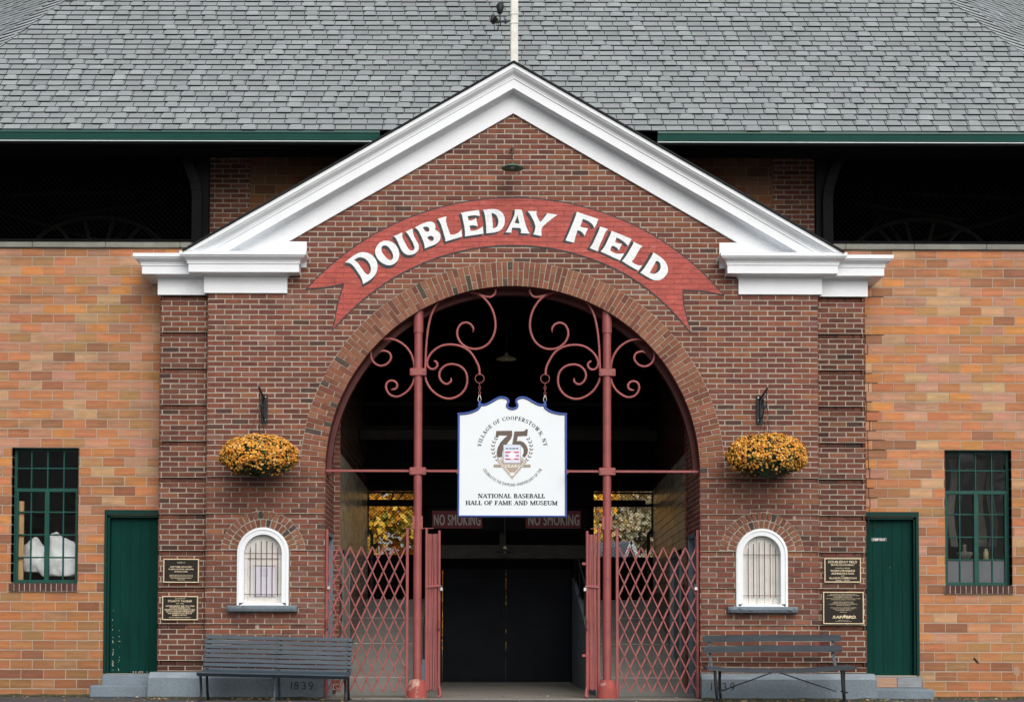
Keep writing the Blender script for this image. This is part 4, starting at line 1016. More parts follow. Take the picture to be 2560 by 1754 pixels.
def column(s):
    x = 1.222 * s; nm = 'left' if s < 0 else 'right'
    c = thing('iron_column', f'round red iron column with scrollwork to the {nm} of the hanging white sign', 'column', (x, CYC, 0), 'red iron columns standing in the arch')
    mb = MB(); ztop = AC + math.sqrt(AR ** 2 - x * x) - .01
    n = 20; mb.tube([(x, CYC, .2), (x, CYC, ztop)], .054, n); 
    post = mb.build('post', M['iron'], c, True)
    mb = MB(); mb.tube([(x, CYC, ztop - .25), (x, CYC, ztop + .04)], .064, n); mb.build('top_sleeve', M['iron'], c, True)
    for z in (at(1047, 931, CYC)[1], at(1047, 1178, CYC)[1]):
        mb = MB(); mb.tube([(x, CYC, z - .052), (x, CYC, z + .052)], .062, n); mb.bbox(x - .108, x + .108, CYC - .067, CYC - .02, z - .05, z + .05, .012)
        for q in (-1, 1): mb.lathe([(0, 0), (.012, 0)], (x + q * .085, CYC - .07, z), 8); mb.tube([(x + q * .085, CYC - .066, z), (x + q * .085, CYC - .082, z)], .011, 6)
        mb.build('clamp', M['iron'], c)
    nmb = 0
    for L_ in SCR:
        pts = [at(S9[1] + px / S9[0], S9[2] + py / S9[0], CYC) for px, py in L_]
        pts = spl([(-abs(p[0]) if True else p[0], CYC, p[1]) for p in pts], 7) if False else spl([((p[0]) * (-s), CYC, p[1]) for p in pts], 7)
        m = len(pts); r = [.0158 * min(1, .25 + (m - 1 - k) / 9) for k in range(m)]
        mb = MB(); mb.tube(pts, r, 8, flat=.7); mb.build('scroll', M['iron'], c, True)
    # cross bars
    z = at(1047, 1177, CYC)[1]
    mb = MB(); a, b = sorted((s * 1.28, s * (AR + .005))); mb.bbox(a, b, CYC - .02, CYC + .0, z - .014, z + .016, .003); a, b = sorted((s * .70, s * 1.17)); mb.bbox(a, b, CYC - .02, CYC, z - .014, z + .016, .003); mb.bbox(min(s * .70, s * .72), max(s * .70, s * .72), CYC - .04, CYC, z - .035, z + .02, .004)
    mb.build('tie_bar', M['iron'], c)
    # painted base block
    mb = MB(); vs = []; rg = [(.135, 0), (.132, .10), (.118, .17), (.095, .235), (.062, .25)]
    mb.lathe([(r, z_) for r, z_ in rg] + [(0, .25)], (x, CYC, 0), 28)
    for i, v in enumerate(mb.v):
        p = Vector(v); k = 1 + .05 * noise.noise(p * 9); mb.v[i] = (x + (p.x - x) * k, CYC + (p.y - CYC) * k, p.z)
    mb.build('base_block', M['chipbase'], c, True)
    mb = MB(); z = 2.19; mb.box(x - .17 if s < 0 else x - .21, x + .21 if s < 0 else x + .17, CYC - .006, CYC + .006, z, z + .008); mb.box(x - .065, x + .065, CYC - .04, CYC + .04, z - .01, z + .16)
    mb.build('gate_hanger', M['iron'], c)
    return c
column(-1); column(1)

# ------------------------------------------------------------ folding gates
def lattice(s):
    nm = 'left' if s < 0 else 'right'
    g = thing('folding_gate', f'expanded red lattice gate closing the {nm} side bay of the arch', 'gate', (s * 1.87, CYC, 0), 'red folding lattice gates')
    x0, x1 = 1.375, 2.375; nx = 7; cw_ = (x1 - x0) / nx; zt, zb = 1.94, .10; nz = 6; ch = (zt - zb) / nz
    for dirn, y in ((1, CYC - .012), (-1, CYC + .006)):
        mb = MB()
        for k in range(-nz, nx + 1):
            # world x increasing; "\" strap falls to the right
            a0, a1 = max(0, k), min(nx, k + nz)
            if a1 - a0 < .5: continue
            if dirn > 0: p = (a0, zt - (a0 - k) * ch); q = (a1, zt - (a1 - k) * ch)
            else: p = (nx - a0, zt - (a0 - k) * ch); q = (nx - a1, zt - (a1 - k) * ch)
            X = (lambda u: -x1 + u * cw_) if s < 0 else (lambda u: x0 + u * cw_)
            bow = (0 if dirn > 0 else .003)
            mb.bar((X(p[0]), y, p[1] + (.012 if p[1] > zt - .01 else 0)), (X(q[0]), y + bow, q[1] - (.012 if q[1] < zb + .01 else 0)), .015 if dirn > 0 else .022, .006)
        if dirn > 0: mb.build('straps', M['iron'], g)
    for i in range(nx + 1):
        for j in range(2 * nz + 1):
            if (i * 2 + j) % 2 == 0 or True:
                X = (-x1 + i * cw_) if s < 0 else (x0 + i * cw_)
                if j % 2 == 0: mb.tube([(X, CYC - .02, zt - j * ch / 2), (X, CYC + .012, zt - j * ch / 2)], .0065, 5)
                elif i < nx: mb.tube([(X + cw_ / 2, CYC - .02, zt - j * ch / 2), (X + cw_ / 2, CYC + .012, zt - j * ch / 2)], .0065, 5)
    mb.build('straps', M['iron'], g)
    for x in (1.352, 2.388):
        mb = MB(); mb.bbox(s * x - .018, s * x + .018, CYC - .03, CYC + .02, .02, 2.18, .004); mb.build('gate_post', M['iron'], g)
    mb = MB(); x = s * 2.36; mb.bbox(x - .022, x + .022, CYC - .075, CYC - .05, 1.40, 1.445, .006); mb.tube([(x - .014, CYC - .062, 1.44), (x - .012, CYC - .062, 1.475), (x + .012, CYC - .062, 1.475), (x + .014, CYC - .062, 1.44)], .005, 6)
    mb.build('padlock', M['silver'], g)
    mb = MB(); mb.tube([(x + s * .02, CYC - .03, 1.02), (x + s * .02, CYC - .07, 1.0), (x + s * .02, CYC - .07, .90), (x + s * .02, CYC - .03, .88)], .007, 6); mb.build('pull_handle', M['iron'], g)
def bundle(s):
    nm = 'left' if s < 0 else 'right'
    g = thing('folded_gate', f'collapsed red lattice gate stacked against the {nm} side of the centre opening', 'gate', (s * 1.03, CYC, 0), 'collapsed red lattice gates')
    xa, xb = (.940, 1.095) if s < 0 else (.965, 1.105)
    for k in range(9):
        t = k / 8; mb = MB(); x = s * (xa + .012 + (xb - xa - .024) * t); w1, w2 = R.uniform(-.004, .004), R.uniform(-.004, .004)
        ztop = 2.12 + R.uniform(-.004, .004)
        pts = [(x + w1, CYC + R.uniform(-.012, .012), .10 + R.uniform(0, .03)), (x + w2, CYC, .8), (x - w1, CYC + R.uniform(-.01, .01), 1.5), (x + w2, CYC, ztop)]
        for i in range(3): mb.bar(pts[i], pts[i + 1], .0115, .03)
        mb.build('strap', M['iron'], g)
    for x, zz in ((xa, 2.165), (xb + .01, 2.20)):
        mb = MB(); mb.bbox(s * x - .016, s * x + .016, CYC - .035, CYC + .03, .02 if x > 1 else .03, zz, .008); mb.build('gate_post', M['iron'], g)
    mb = MB(); x = s * (xa - .004); mb.tube([(x, CYC - .04, .16), (x - s * .012, CYC - .05, .09), (x - s * .02, CYC - .06, .04), (x + s * .015, CYC - .06, .03)], .02, 8); mb.build('bottom_roller', M['iron'], g, True)
    mb = MB(); mb.bar((s * (xb + .02), CYC - .04, 1.44), (s * (xa - .01), CYC - .045, 1.455), .03, .008); mb.build('clasp', M['iron'], g)
    mb = MB(); x = s * (xa - .03); mb.bbox(x - .02, x + .02, CYC - .07, CYC - .045, 1.385, 1.43, .006); mb.tube([(x, CYC - .057, 1.43), (x + s * .01, CYC - .057, 1.46), (x + s * .024, CYC - .057, 1.44)], .005, 6); mb.build('padlock', M['silver'], g)
    mb = MB(); x = s * (xa - .0); mb.tube([(x, CYC - .03, 1.02), (x - s * .0, CYC - .075, 1.0), (x, CYC - .075, .9), (x, CYC - .03, .88)], .008, 6); mb.build('pull_handle', M['iron'], g)
    if s > 0:
        mb = MB()
        for z in (1.74, .56): mb = MB(); mb.bbox(.90, .965, CYC - .02, CYC, z - .018, z + .018, .004); mb.build('latch_lug', M['iron'], g)
for s in (-1, 1): lattice(s); bundle(s)

# ------------------------------------------------------------ lettering tools
T_, t_ = .20, .075
def g_L(x0, y0, x1, y1, w_): return ('L', x0, y0, x1, y1, w_)
def g_A(cx, cy, rx, ry, a0, a1): return ('A', cx, cy, rx, ry, a0, a1)
def g_S(x, y, w_): return ('L', x - w_ / 2, y + (.03 if y < .5 else -.03), x + w_ / 2, y + (.03 if y < .5 else -.03), .06)
SERIF = {
 'A': (.86, [g_L(.13, 0, .42, 1, t_), g_L(.44, 1, .74, 0, T_), g_L(.24, .32, .62, .32, t_), g_S(.12, 0, .26), g_S(.74, 0, .34)]),
 'B': (.76, [g_L(.2, 0, .2, 1, T_), g_A(.34, .765, .22, .21, -90, 90), g_A(.36, .28, .26, .255, -90, 90), g_L(.1, .965, .36, .965, t_), g_L(.2, .535, .36, .535, t_), g_L(.1, .035, .36, .035, t_)]),
 'C': (.82, [g_A(.47, .5, .34, .46, 40, 320), g_L(.74, .74, .74, .98, .06), g_L(.74, .05, .74, .24, .05)]),
 'D': (.86, [g_L(.2, 0, .2, 1, T_), g_A(.36, .5, .36, .465, -90, 90), g_L(.08, .965, .38, .965, t_), g_L(.08, .035, .38, .035, t_)]),
 'E': (.72, [g_L(.2, 0, .2, 1, T_), g_L(.08, .965, .64, .965, t_), g_L(.2, .51, .5, .51, t_), g_L(.08, .035, .66, .035, t_), g_L(.62, .72, .62, 1, .06), g_L(.64, 0, .64, .3, .06), g_L(.5, .4, .5, .62, .05)]),
 'F': (.68, [g_L(.2, 0, .2, 1, T_), g_L(.08, .965, .62, .965, t_), g_L(.2, .5, .48, .5, t_), g_S(.2, 0, .36), g_L(.6, .72, .6, 1, .06), g_L(.48, .38, .48, .62, .05)]),
 'G': (.86, [g_A(.47, .5, .34, .46, 40, 300), g_L(.68, .05, .68, .42, T_), g_S(.66, .46, .34), g_L(.74, .74, .74, .98, .06)]),
 'H': (.92, [g_L(.2, 0, .2, 1, T_), g_L(.72, 0, .72, 1, T_), g_L(.2, .5, .72, .5, t_), g_S(.2, 0, .36), g_S(.72, 0, .36), g_S(.2, 1, .36), g_S(.72, 1, .36)]),
 'I': (.46, [g_L(.23, 0, .23, 1, T_), g_S(.23, 0, .38), g_S(.23, 1, .38)]),
 'L': (.70, [g_L(.2, 0, .2, 1, T_), g_L(.08, .035, .62, .035, t_), g_S(.2, 1, .36), g_L(.62, 0, .62, .32, .06)]),
 'M': (1.08, [g_L(.16, 0, .16, 1, t_), g_L(.2, 1, .52, .04, T_), g_L(.54, .04, .84, 1, t_), g_L(.88, 0, .88, 1, T_), g_S(.16, 0, .28), g_S(.88, 0, .36), g_S(.14, 1, .2), g_S(.92, 1, .26)]),
 'N': (.90, [g_L(.16, 0, .16, 1, t_), g_L(.2, 1, .7, .0, T_), g_L(.76, 0, .76, 1, t_), g_S(.16, 0, .28), g_S(.76, 1, .28), g_S(.14, 1, .2)]),
 'O': (.88, [g_A(.44, .5, .33, .46, 0, 360)]),
 'P': (.74, [g_L(.2, 0, .2, 1, T_), g_A(.36, .72, .26, .245, -90, 90), g_L(.08, .965, .38, .965, t_), g_L(.2, .475, .38, .475, t_), g_S(.2, 0, .38)]),
 'R': (.84, [g_L(.2, 0, .2, 1, T_), g_A(.36, .73, .25, .235, -90, 90), g_L(.08, .965, .38, .965, t_), g_L(.2, .495, .38, .495, t_), g_S(.2, 0, .36), g_L(.42, .5, .68, .0, T_), g_S(.72, 0, .22)]),
 'S': (.66, [g_A(.33, .735, .2, .225, 40, 270), g_A(.33, .26, .22, .23, -140, 90), g_L(.54, .72, .54, .98, .05), g_L(.1, .04, .1, .3, .05)]),
 'T': (.80, [g_L(.4, 0, .4, 1, T_), g_L(.06, .965, .74, .965, t_), g_S(.4, 0, .38), g_L(.08, .7, .08, 1, .06), g_L(.72, .7, .72, 1, .06)]),
 'U': (.88, [g_L(.2, .3, .2, 1, T_), g_L(.72, .32, .72, 1, t_), g_A(.46, .33, .26, .3, 180, 360), g_S(.2, 1, .36), g_S(.72, 1, .28)]),
 'V': (.84, [g_L(.16, 1, .42, 0, T_), g_L(.44, 0, .68, 1, t_), g_S(.16, 1, .34), g_S(.7, 1, .28)]),
 'W': (1.2, [g_L(.16, 1, .36, 0, T_), g_L(.38, 0, .58, 1, t_), g_L(.58, 1, .8, 0, T_), g_L(.82, 0, 1.02, 1, t_), g_S(.16, 1, .32), g_S(.58, 1, .3), g_S(1.04, 1, .26)]),
 'Y': (.84, [g_L(.16, 1, .42, .42, T_), g_L(.44, .42, .68, 1, t_), g_L(.42, 0, .42, .45, T_), g_S(.16, 1, .34), g_S(.7, 1, .28), g_S(.42, 0, .36)]),
 ',': (.3, [g_L(.16, .1, .1, -.18, .12)]), ' ': (.42, []), '.': (.3, [g_L(.15, 0, .15, .14, .14)])}
def serif_glyph(ch):
    adv, st = SERIF[ch]; V, Fc = [], []
    for k, q in enumerate(st):
        n = len(V)
        if q[0] == 'L':
            _, x0, y0, x1, y1, w_ = q; hz = abs(x1 - x0) > abs(y1 - y0)
            dx, dy = (0, w_ / 2) if hz else (w_ / 2, 0)
            V += [(x0 - dx, y0 - dy, k), (x0 + dx, y0 + dy, k), (x1 + dx, y1 + dy, k), (x1 - dx, y1 - dy, k)]; Fc.append((n, n + 1, n + 2, n + 3))
        else:
            _, cx, cy, rx, ry, a0, a1 = q; m = 20
            for i in range(m + 1):
                a = rad(a0 + (a1 - a0) * i / m); w_ = t_ + (T_ - t_) * abs(math.cos(a)) ** 1.3
                V += [(cx + (rx - w_ / 2) * math.cos(a), cy + (ry - w_ / 2 + .04) * math.sin(a), k), (cx + (rx + w_ / 2) * math.cos(a), cy + (ry + w_ / 2 * .6 + .01) * math.sin(a), k)]
            Fc += [(n + 2 * i, n + 2 * i + 1, n + 2 * i + 3, n + 2 * i + 2) for i in range(m)]
    return adv, V, Fc
_cache = {}
def sans_glyph(ch):
    if ch in _cache: return _cache[ch]
    if ch == ' ': return (.3, [], [])
    cu = bpy.data.curves.new('t', 'FONT'); cu.body = ch; cu.size = 1; o = bpy.data.objects.new('t', cu); sc.collection.objects.link(o)
    bpy.context.view_layer.update(); me = bpy.data.meshes.new_from_object(o.evaluated_get(bpy.context.evaluated_depsgraph_get()))
    V = [(v.co.x / .73, v.co.y / .73, 0) for v in me.vertices]; Fc = [tuple(p.vertices) for p in me.polygons]
    bpy.data.objects.remove(o); bpy.data.curves.remove(cu); bpy.data.meshes.remove(me)
    x0 = min(v[0] for v in V); V = [(v[0] - x0 + .06, v[1], 0) for v in V]; _cache[ch] = (max(v[0] for v in V) + .06, V, Fc); return _cache[ch]
def text_line(mb, s, x, z, y, h, font='serif', sx=1., track=0., width=None, col=(1, 1, 1), bold=0., slant=0.):
    gl = serif_glyph if font == 'serif' else sans_glyph; G = [gl(c) for c in s]
    W_ = sum(g[0] for g in G) * h * sx + track * (len(s) - 1)
    if width: sx *= (width - track * (len(s) - 1)) / (W_ - track * (len(s) - 1)); W_ = width
    cx = x - W_ / 2
    for adv, V, Fc in G:
        if V:
            for (ox, oz, k2) in (((0, 0, 0),) if not bold else ((-bold, 0, 0), (bold, 0, 1), (0, bold, 2), (0, -bold, 3))):
                mb.add([(cx + (vx + slant * vz) * h * sx + ox, y - .00025 * (k + k2 * 1.5), z + vz * h + oz) for vx, vz, k in V], Fc, col)
        cx += adv * h * sx + track
def text_arc(mb, s, cx, cz, r, a0, a1, y, h, font='serif', sx=1., inside=False, col=(1, 1, 1), bold=0.):
    """letters along an arc from angle a0 to a1 (degrees, ccw from +x)"""
    gl = serif_glyph if font == 'serif' else sans_glyph; G = [gl(c) for c in s]; tot = sum(g[0] for g in G); u = 0
    for adv, V, Fc in G:
        a = rad(a0 + (a1 - a0) * (u + adv / 2) / tot); u += adv
        if not V: continue
        rx, rz = math.cos(a), math.sin(a); ux, uz = (rx, rz) if not inside else (-rx, -rz); tx, tz = uz, -ux
        for (bo, k2) in (((0, 0),) if not bold else ((-bold, 0), (bold, 1))):
            mb.add([(cx + rx * r + tx * ((vx - adv / 2) * h * sx + bo) + ux * vz * h, y - .00025 * (k + 1.5 * k2), cz + rz * r + tz * ((vx - adv / 2) * h * sx + bo) + uz * vz * h) for vx, vz, k in V], Fc, col)
    return mb

# ------------------------------------------------------------ hanging sign
SY = .27
SG = thing('hanging_sign', 'white shield shaped sign with blue border hanging by two chains in the arch', 'sign', (0, SY, 2.36))
S2 = (4.4235, 1110, 960)
half = [(755, 272), (718, 262), (700, 240), (708, 212), (716, 190), (700, 162), (668, 148), (630, 145), (585, 158), (530, 190), (470, 220), (430, 228), (392, 222), (384, 238), (395, 248), (360, 282), (300, 308), (235, 322), (160, 326), (160, 1460)]
ptsL = [at(S2[1] + x / S2[0], S2[2] + y / S2[0], SY) for x, y in half]; zb = ptsL[-1][1]
sm = spl([(p[0], 0, p[1]) for p in ptsL[:-1]], 4); sm = [(min(p.x, -.001), p.z) for p in sm] + [(ptsL[-2][0], zb)]
sm[0] = (0, sm[0][1]); 
outer = sm + [(-x, z) for x, z in sm[::-1][:-1]]
mb = MB(); mb.prism(offset_loop(outer, .012), SY - .006, SY + .03); 
mb.build('blue_border', M['signblue'], SG)
mb = MB(); mb.poly([offset_loop(outer, -.012)], SY - .0085); panel = mb.build('white_panel', M['signwhite'], SG)
mb = MB(); n = len(outer); mb.tube([(x, SY - .010, z) for x, z in offset_loop(outer, -.003)], .0165, 8, closed=True); mb.build('border_moulding', M['signblue'], SG)
ink = MB(); yt = SY - .0100
def sp(px, py): return at(S2[1] + px / S2[0], S2[2] + py / S2[0], SY)
cc = sp(757, 745); 
k_ = 1 / (S2[0] * 195) * 1.0135
text_line(ink, 'NATIONAL BASEBALL', sp(750, 0)[0], sp(0, 1255)[1], yt, 46 * k_, width=745 * k_, bold=.0012)
text_line(ink, 'HALL OF FAME AND MUSEUM', sp(749, 0)[0], sp(0, 1332)[1], yt, 46 * k_, width=1020 * k_, bold=.0012)
text_arc(ink, 'VILLAGE OF COOPERSTOWN, NY', cc[0], cc[1], 352 * k_, 172, 9, yt, 43 * k_, sx=1.05, bold=.0008)
text_arc(ink, 'CELEBRATES THE DIAMOND ANNIVERSARY OF THE', cc[0], cc[1], 385 * k_, 211, 329, yt, 34 * k_, 'sans', sx=.62, inside=True, bold=.0006)
ink.build('sign_lettering', M['ink'], panel)
# anniversary emblem
S3 = (9.95, 1200, 1020)
def ep(L): return [at(S3[1] + x / S3[0], S3[2] + y / S3[0], SY) for x, y in L]
BRN, TAN = srgb(96, 82, 72), srgb(150, 134, 116)
em = MB(); yb = SY - .0098
em.poly([ep([(405,565),(795,558),(805,660),(770,760),(690,860),(630,960),(575,1040),(555,1120),(560,1210),(480,1225),(430,1215),(412,1100),(440,980),(510,850),(600,750),(680,680),(470,680),(440,740),(385,720)])], yb, BRN)
em.poly([ep([(855,575),(1080,572),(1125,550),(1135,520),(1190,525),(1175,690),(940,700),(915,820),(1000,812),(1090,850),(1160,930),(1195,1030),(1180,1130),(1110,1230),(1050,1190),(1085,1100),(1080,1010),(1030,940),(960,905),(800,900),(830,740)])], yb - .0003, BRN)
for q in (0, 1):
    for k in range(8):
        t = k / 7; a = rad(152 + 84 * t); ccx, ccz, rr = 800, 1000, 470
        bx_ = ccx + rr * math.cos(a) * 1.02; bz_ = ccz - rr * math.sin(a) * .93
        for sd in (-1, 1):
            da = a + math.pi / 2 + sd * .62 + math.pi; L_ = 88
            tx_, tz_ = math.cos(da), -math.sin(da); px_, pz_ = -tz_, tx_
            lf = [(bx_, bz_), (bx_ + tx_ * L_ * .5 + px_ * 17, bz_ + tz_ * L_ * .5 + pz_ * 17), (bx_ + tx_ * L_, bz_ + tz_ * L_), (bx_ + tx_ * L_ * .5 - px_ * 17, bz_ + tz_ * L_ * .5 - pz_ * 17)]
            if q: lf = [(1596 - x, z) for x, z in lf]
            em.poly([ep(lf)], yb - .0001 * (k + 1) - .00005 * sd, BRN)
em.poly([ep([(340,1400),(1255,1400),(1255,1472),(340,1472)])], yb - .0012, TAN)
em.poly([ep([(800,1010),(1175,1330),(800,1780),(425,1330)])], yb - .0015, (.62, .60, .57))
em.poly([ep([(800,1035),(1150,1330),(800,1740),(450,1330)])], yb - .0018, TAN)
em.poly([ep([(800,1060),(1125,1330),(800,1700),(475,1330)])], yb - .0021, (.78, .76, .73))
em.poly([ep([(800,1080),(1100,1330),(800,1665),(500,1330)])], yb - .0024, srgb(170, 154, 136))
em.poly([ep([(800 + 60 * math.cos(a * .5236), 1640 + 50 * math.sin(a * .5236)) for a in range(12)])], yb - .0027, (.78, .78, .76))
em.poly([ep([(580,905),(1010,905),(1010,1365),(580,1365)])], yb - .0029, srgb(150, 160, 185)); em.poly([ep([(590,915),(1000,915),(1000,1355),(590,1355)])], yb - .0032, srgb(214, 222, 236))
for k in range(4): em.poly([ep([(640 + k * 82, 990), (706 + k * 82, 990), (706 + k * 82, 1018), (640 + k * 82, 1018)])], yb - .0035, srgb(24, 52, 96))
for z in (1080, 1165, 1250): em.poly([ep([(628, z), (968, z), (968, z + 34), (628, z + 34)])], yb - .0035, srgb(196, 52, 78))
em.poly([ep([(800 + 92 * math.cos(a * .2618), 1180 + 95 * math.sin(a * .2618)) for a in range(24)])], yb - .0038, srgb(236, 232, 240))
ez = at(1200 + 800 / 9.95, 1020 + 1478 / 9.95, SY)
text_line(em, 'YEARS', ez[0], ez[1], yb - .0030, 80 / 9.95 / 195, 'sans', width=400 / 9.95 / 195, col=(.8, .8, .78), bold=.0015)
for px_, tx in ((415, '1939'), (1180, '2014')): e2 = at(1200 + px_ / 9.95, 1020 + 1456 / 9.95, SY); text_line(em, tx, e2[0], e2[1], yb - .0026, 38 / 9.95 / 195, 'sans', width=90 / 9.95 / 195, col=(.6, .57, .52))
em.build('anniversary_emblem', M['vcol'], panel)
# chains
for s in (-1, 1):
    cx_ = s * abs(at(1199, 920, SY)[0]); 
    z_ring = at(1198.5, 946, SY)[1]; 
    ch = MB(); ch.tube([(cx_ + .058 * math.cos(a * math.pi / 12), SY + .0 , z_ring + .058 * math.sin(a * math.pi / 12)) for a in range(24)], .007, 6, closed=True)
    z = z_ring - .058
    for k in range(4):
        zc_ = z - .026 - k * .036; rx_, ry_ = (.013, 0) if k % 2 else (0, .013)
        ch.tube([(cx_ + rx_ * math.cos(a * math.pi / 6), SY + ry_ * math.cos(a * math.pi / 6), zc_ + .024 * math.sin(a * math.pi / 6)) for a in range(12)], .0055, 5, closed=True)
    co = ch.build('chain', M['iron'], SG, True)
    cb2 = MB(); zc_ = z - .026 - 4 * .036
    zb2 = at(1199, 1004, SY)[1]
    cb2.tube([(cx_ - .006, SY, zc_ + .01), (cx_ + .006, SY, zc_ + .01), (cx_ + .022, SY, zb2 + .03), (cx_ + .014, SY, zb2 + .005), (cx_ - .014, SY, zb2 + .005), (cx_ - .022, SY, zb2 + .03)], .0045, 6, closed=True)
    cb2.build('carabiner', M['silver'], SG, True)
    cb2 = MB(); cb2.bbox(cx_ - .016, cx_ + .016, SY - .01, SY + .02, zb2 - .07, zb2 + .012, .006); cb2.build('hanging_lug', M['signblue'], SG)

# ------------------------------------------------------------ ground
mb = MB()
mb.add([(-150, -150, 0), (150, -150, 0), (150, .9, 0), (-150, .9, 0)], [(0, 1, 2, 3)])
g = mb.build('ground', M['asphalt']); g['kind'] = 'structure'
mb = MB(); mb.add([(-150, 6.7, .0), (150, 6.7, .0), (150, 200, .0), (-150, 200, .0)], [(0, 1, 2, 3)]); g = mb.build('field_grass', M['grass']); g['kind'] = 'structure'
mb = MB(); mb.box(-2.40, 2.40, -.16, 6.7, -.05, .012); g = mb.build('passage_floor', M['floor']); g['kind'] = 'structure'
# dirt and moss strip with leaves along the wall foot
mb = MB()
for s, a, b, yf in ((-1, 2.4, 4.66, -.12), (1, 2.4, 4.66, -.12), (-1, 4.66, 8, .47), (1, 4.66, 8, .47)):
    n = 40; vs = []
    for i in range(n + 1):
        x = s * (a + (b - a) * i / n); vs += [(x, yf + .02, .03 + .02 * noise.noise(Vector((x * 5, 1, 1)))), (x, yf - .10 - .06 * abs(noise.noise(Vector((x * 3, 5, 1)))), .004)]
    mb.add(vs, [(2 * i, 2 * i + 1, 2 * i + 3, 2 * i + 2) for i in range(n)])
M['moss'] = mat('mossy_grit', (.045, .05, .022), .98, 14, .4, 90, .5, .9, 60, dirt=(.12, .105, .085), dscale=9, dthr=.52, damt=.7)
g = mb.build('moss_strip', M['moss']); g['kind'] = 'stuff'; tag(g, 'dark mossy grit strip along the foot of the entrance walls', 'moss')
LEAFC = [((.36, .24, .09), 3), ((.24, .14, .07), 4), ((.48, .37, .20), 3), ((.15, .09, .05), 3), ((.30, .27, .12), 2)]
mb = MB()
def aleaf(mb, x, y, z, r, up=.9, pal=LEAFC):
    a = R.uniform(0, 6.28); n_ = Vector((R.uniform(-1, 1) * (1 - up) - 0, R.uniform(-1, 1) * (1 - up) - .25, 1)).normalized()
    u = n_.cross(Vector((math.cos(a), math.sin(a), 0))).normalized(); v = n_.cross(u); c = Vector((x, y, z)); k = R.uniform(.1, .5) * r
    mb.add([tuple(c - u * r), tuple(c + v * r * .6 + n_ * k), tuple(c + u * r), tuple(c - v * r * .6 + n_ * k * .5)], [(0, 1, 2), (0, 2, 3)], vary(pick(pal), .2))
for k in range(420):
    t = R.random()
    if t < .5: x = R.choice((R.uniform(-4.7, -2.1), R.uniform(2.1, 5.2))); y = -.14 - abs(R.gauss(0, .35))
    elif t < .75: x = R.uniform(4.4, 6.6); y = .44 - abs(R.gauss(0, .3))
    elif t < .85: x = R.uniform(-8, -4.7); y = .42 - abs(R.gauss(0, .4))
    else: x = R.uniform(-7, 7); y = R.uniform(-3.0, -.2)
    if abs(x) < 2.4 and y > -.16: z = .02
    else: z = .012
    aleaf(mb, x, y, z, R.uniform(.012, .030))
for k in range(26): aleaf(mb, R.uniform(-2.3, 2.3), R.uniform(0, .8), .02, .02)
g = mb.build('fallen_leaves', M['leaf']); g['kind'] = 'stuff'; tag(g, 'dry yellow and brown leaves scattered along the foot of the walls', 'leaves')

# ------------------------------------------------------------ bronze plaques
def plaque(x0p, y0p, x1p, y1p, label, lines, font='sans'):
    y = .12 - .035; a = at(x0p, y1p, y); b = at(x1p, y0p, y); cx = (a[0] + b[0]) / 2
    P = thing('bronze_plaque', label, 'plaque', (cx, y, a[1]), 'bronze plaques on the brick strips')
    mb = MB(); mb.bbox(a[0] + .008, b[0] - .008, y, y + .03, a[1] + .008, b[1] - .008, .002); mb.build('panel', M['bronze'], P)
    mb = MB(); w_ = .013; mb.bbox(a[0], a[0] + w_, y - .006, y + .032, a[1], b[1], .003); mb.bbox(b[0] - w_, b[0], y - .006, y + .032, a[1], b[1], .003)
    mb.bbox(a[0] + w_, b[0] - w_, y - .006, y + .032, a[1], a[1] + w_, .003); mb.bbox(a[0] + w_, b[0] - w_, y - .006, y + .032, b[1] - w_, b[1], .003); mb.build('rim', M['brass'], P)
    mb = MB(); H = b[1] - a[1]; W_ = b[0] - a[0]
    for (tx, v, h_, wd) in lines: text_line(mb, tx, cx, b[1] - v * H - h_ * H, y - .002, h_ * H, 'sans', width=wd * W_, bold=.0006 if h_ * H > .016 else 0)
    mb.build('raised_lettering', M['brass'], P)
    return P
plaque(408, 1396, 497.5, 1455.5, 'upper bronze plaque between the left green door and ticket window', [('IN MEMORY OF', .135, .05, .22),
  ('HARVEY T. DOBBS   GEORGE R. COOLEY', .305, .055, .62), ('DR. HARRY L. CRUTTENDEN   JAMES J. BYRNE', .405, .055, .70), ('DR. FRANCIS A. SYKORA', .505, .055, .37),
  ('THESE MEN SERVED IN THE YEARS THAT LED TO', .665, .042, .66), ('THE DEVELOPMENT OF DOUBLEDAY FIELD AND TO THE', .725, .042, .66), ('YEARS WHEN BASEBALL BECAME THE GAME OF', .785, .042, .60), ('AMERICA IN 1939', .85, .042, .22)])
plaque(405, 1489, 495, 1549, 'lower bronze plaque between the left green door and ticket window', [('IN HONOR OF', .08, .05, .28), ('STUART P. TAUGHER', .165, .085, .68), ('1912 - 1990', .29, .045, .22),
  ('LIFETIME RESIDENT AND TWO TERM', .385, .055, .80), ('MAYOR OF COOPERSTOWN.', .46, .055, .58), ('HIS DEDICATION TO DOUBLEDAY FIELD', .535, .055, .86), ('LED TO A RENEWED APPRECIATION', .61, .055, .78), ('FOR THIS IMPORTANT PIECE OF', .685, .055, .68), ('BASEBALL HISTORY.', .76, .055, .42), ('FROM AN APPRECIATIVE COMMUNITY', .87, .042, .62)])
plaque(2061, 1394.5, 2152, 1455, 'upper bronze plaque beside the right green door, headed with the field name', [('DOUBLEDAY FIELD', .10, .10, .80), ('"BIRTHPLACE OF BASEBALL"', .245, .06, .66), ('CONSTRUCTED BY', .385, .045, .42), ('WORKS PROGRESS', .475, .08, .68),
  ('ADMINISTRATION', .59, .08, .62), ('AND', .70, .045, .10), ('VILLAGE OF COOPERSTOWN', .78, .075, .76), ('1938 - 1939', .89, .05, .38)])
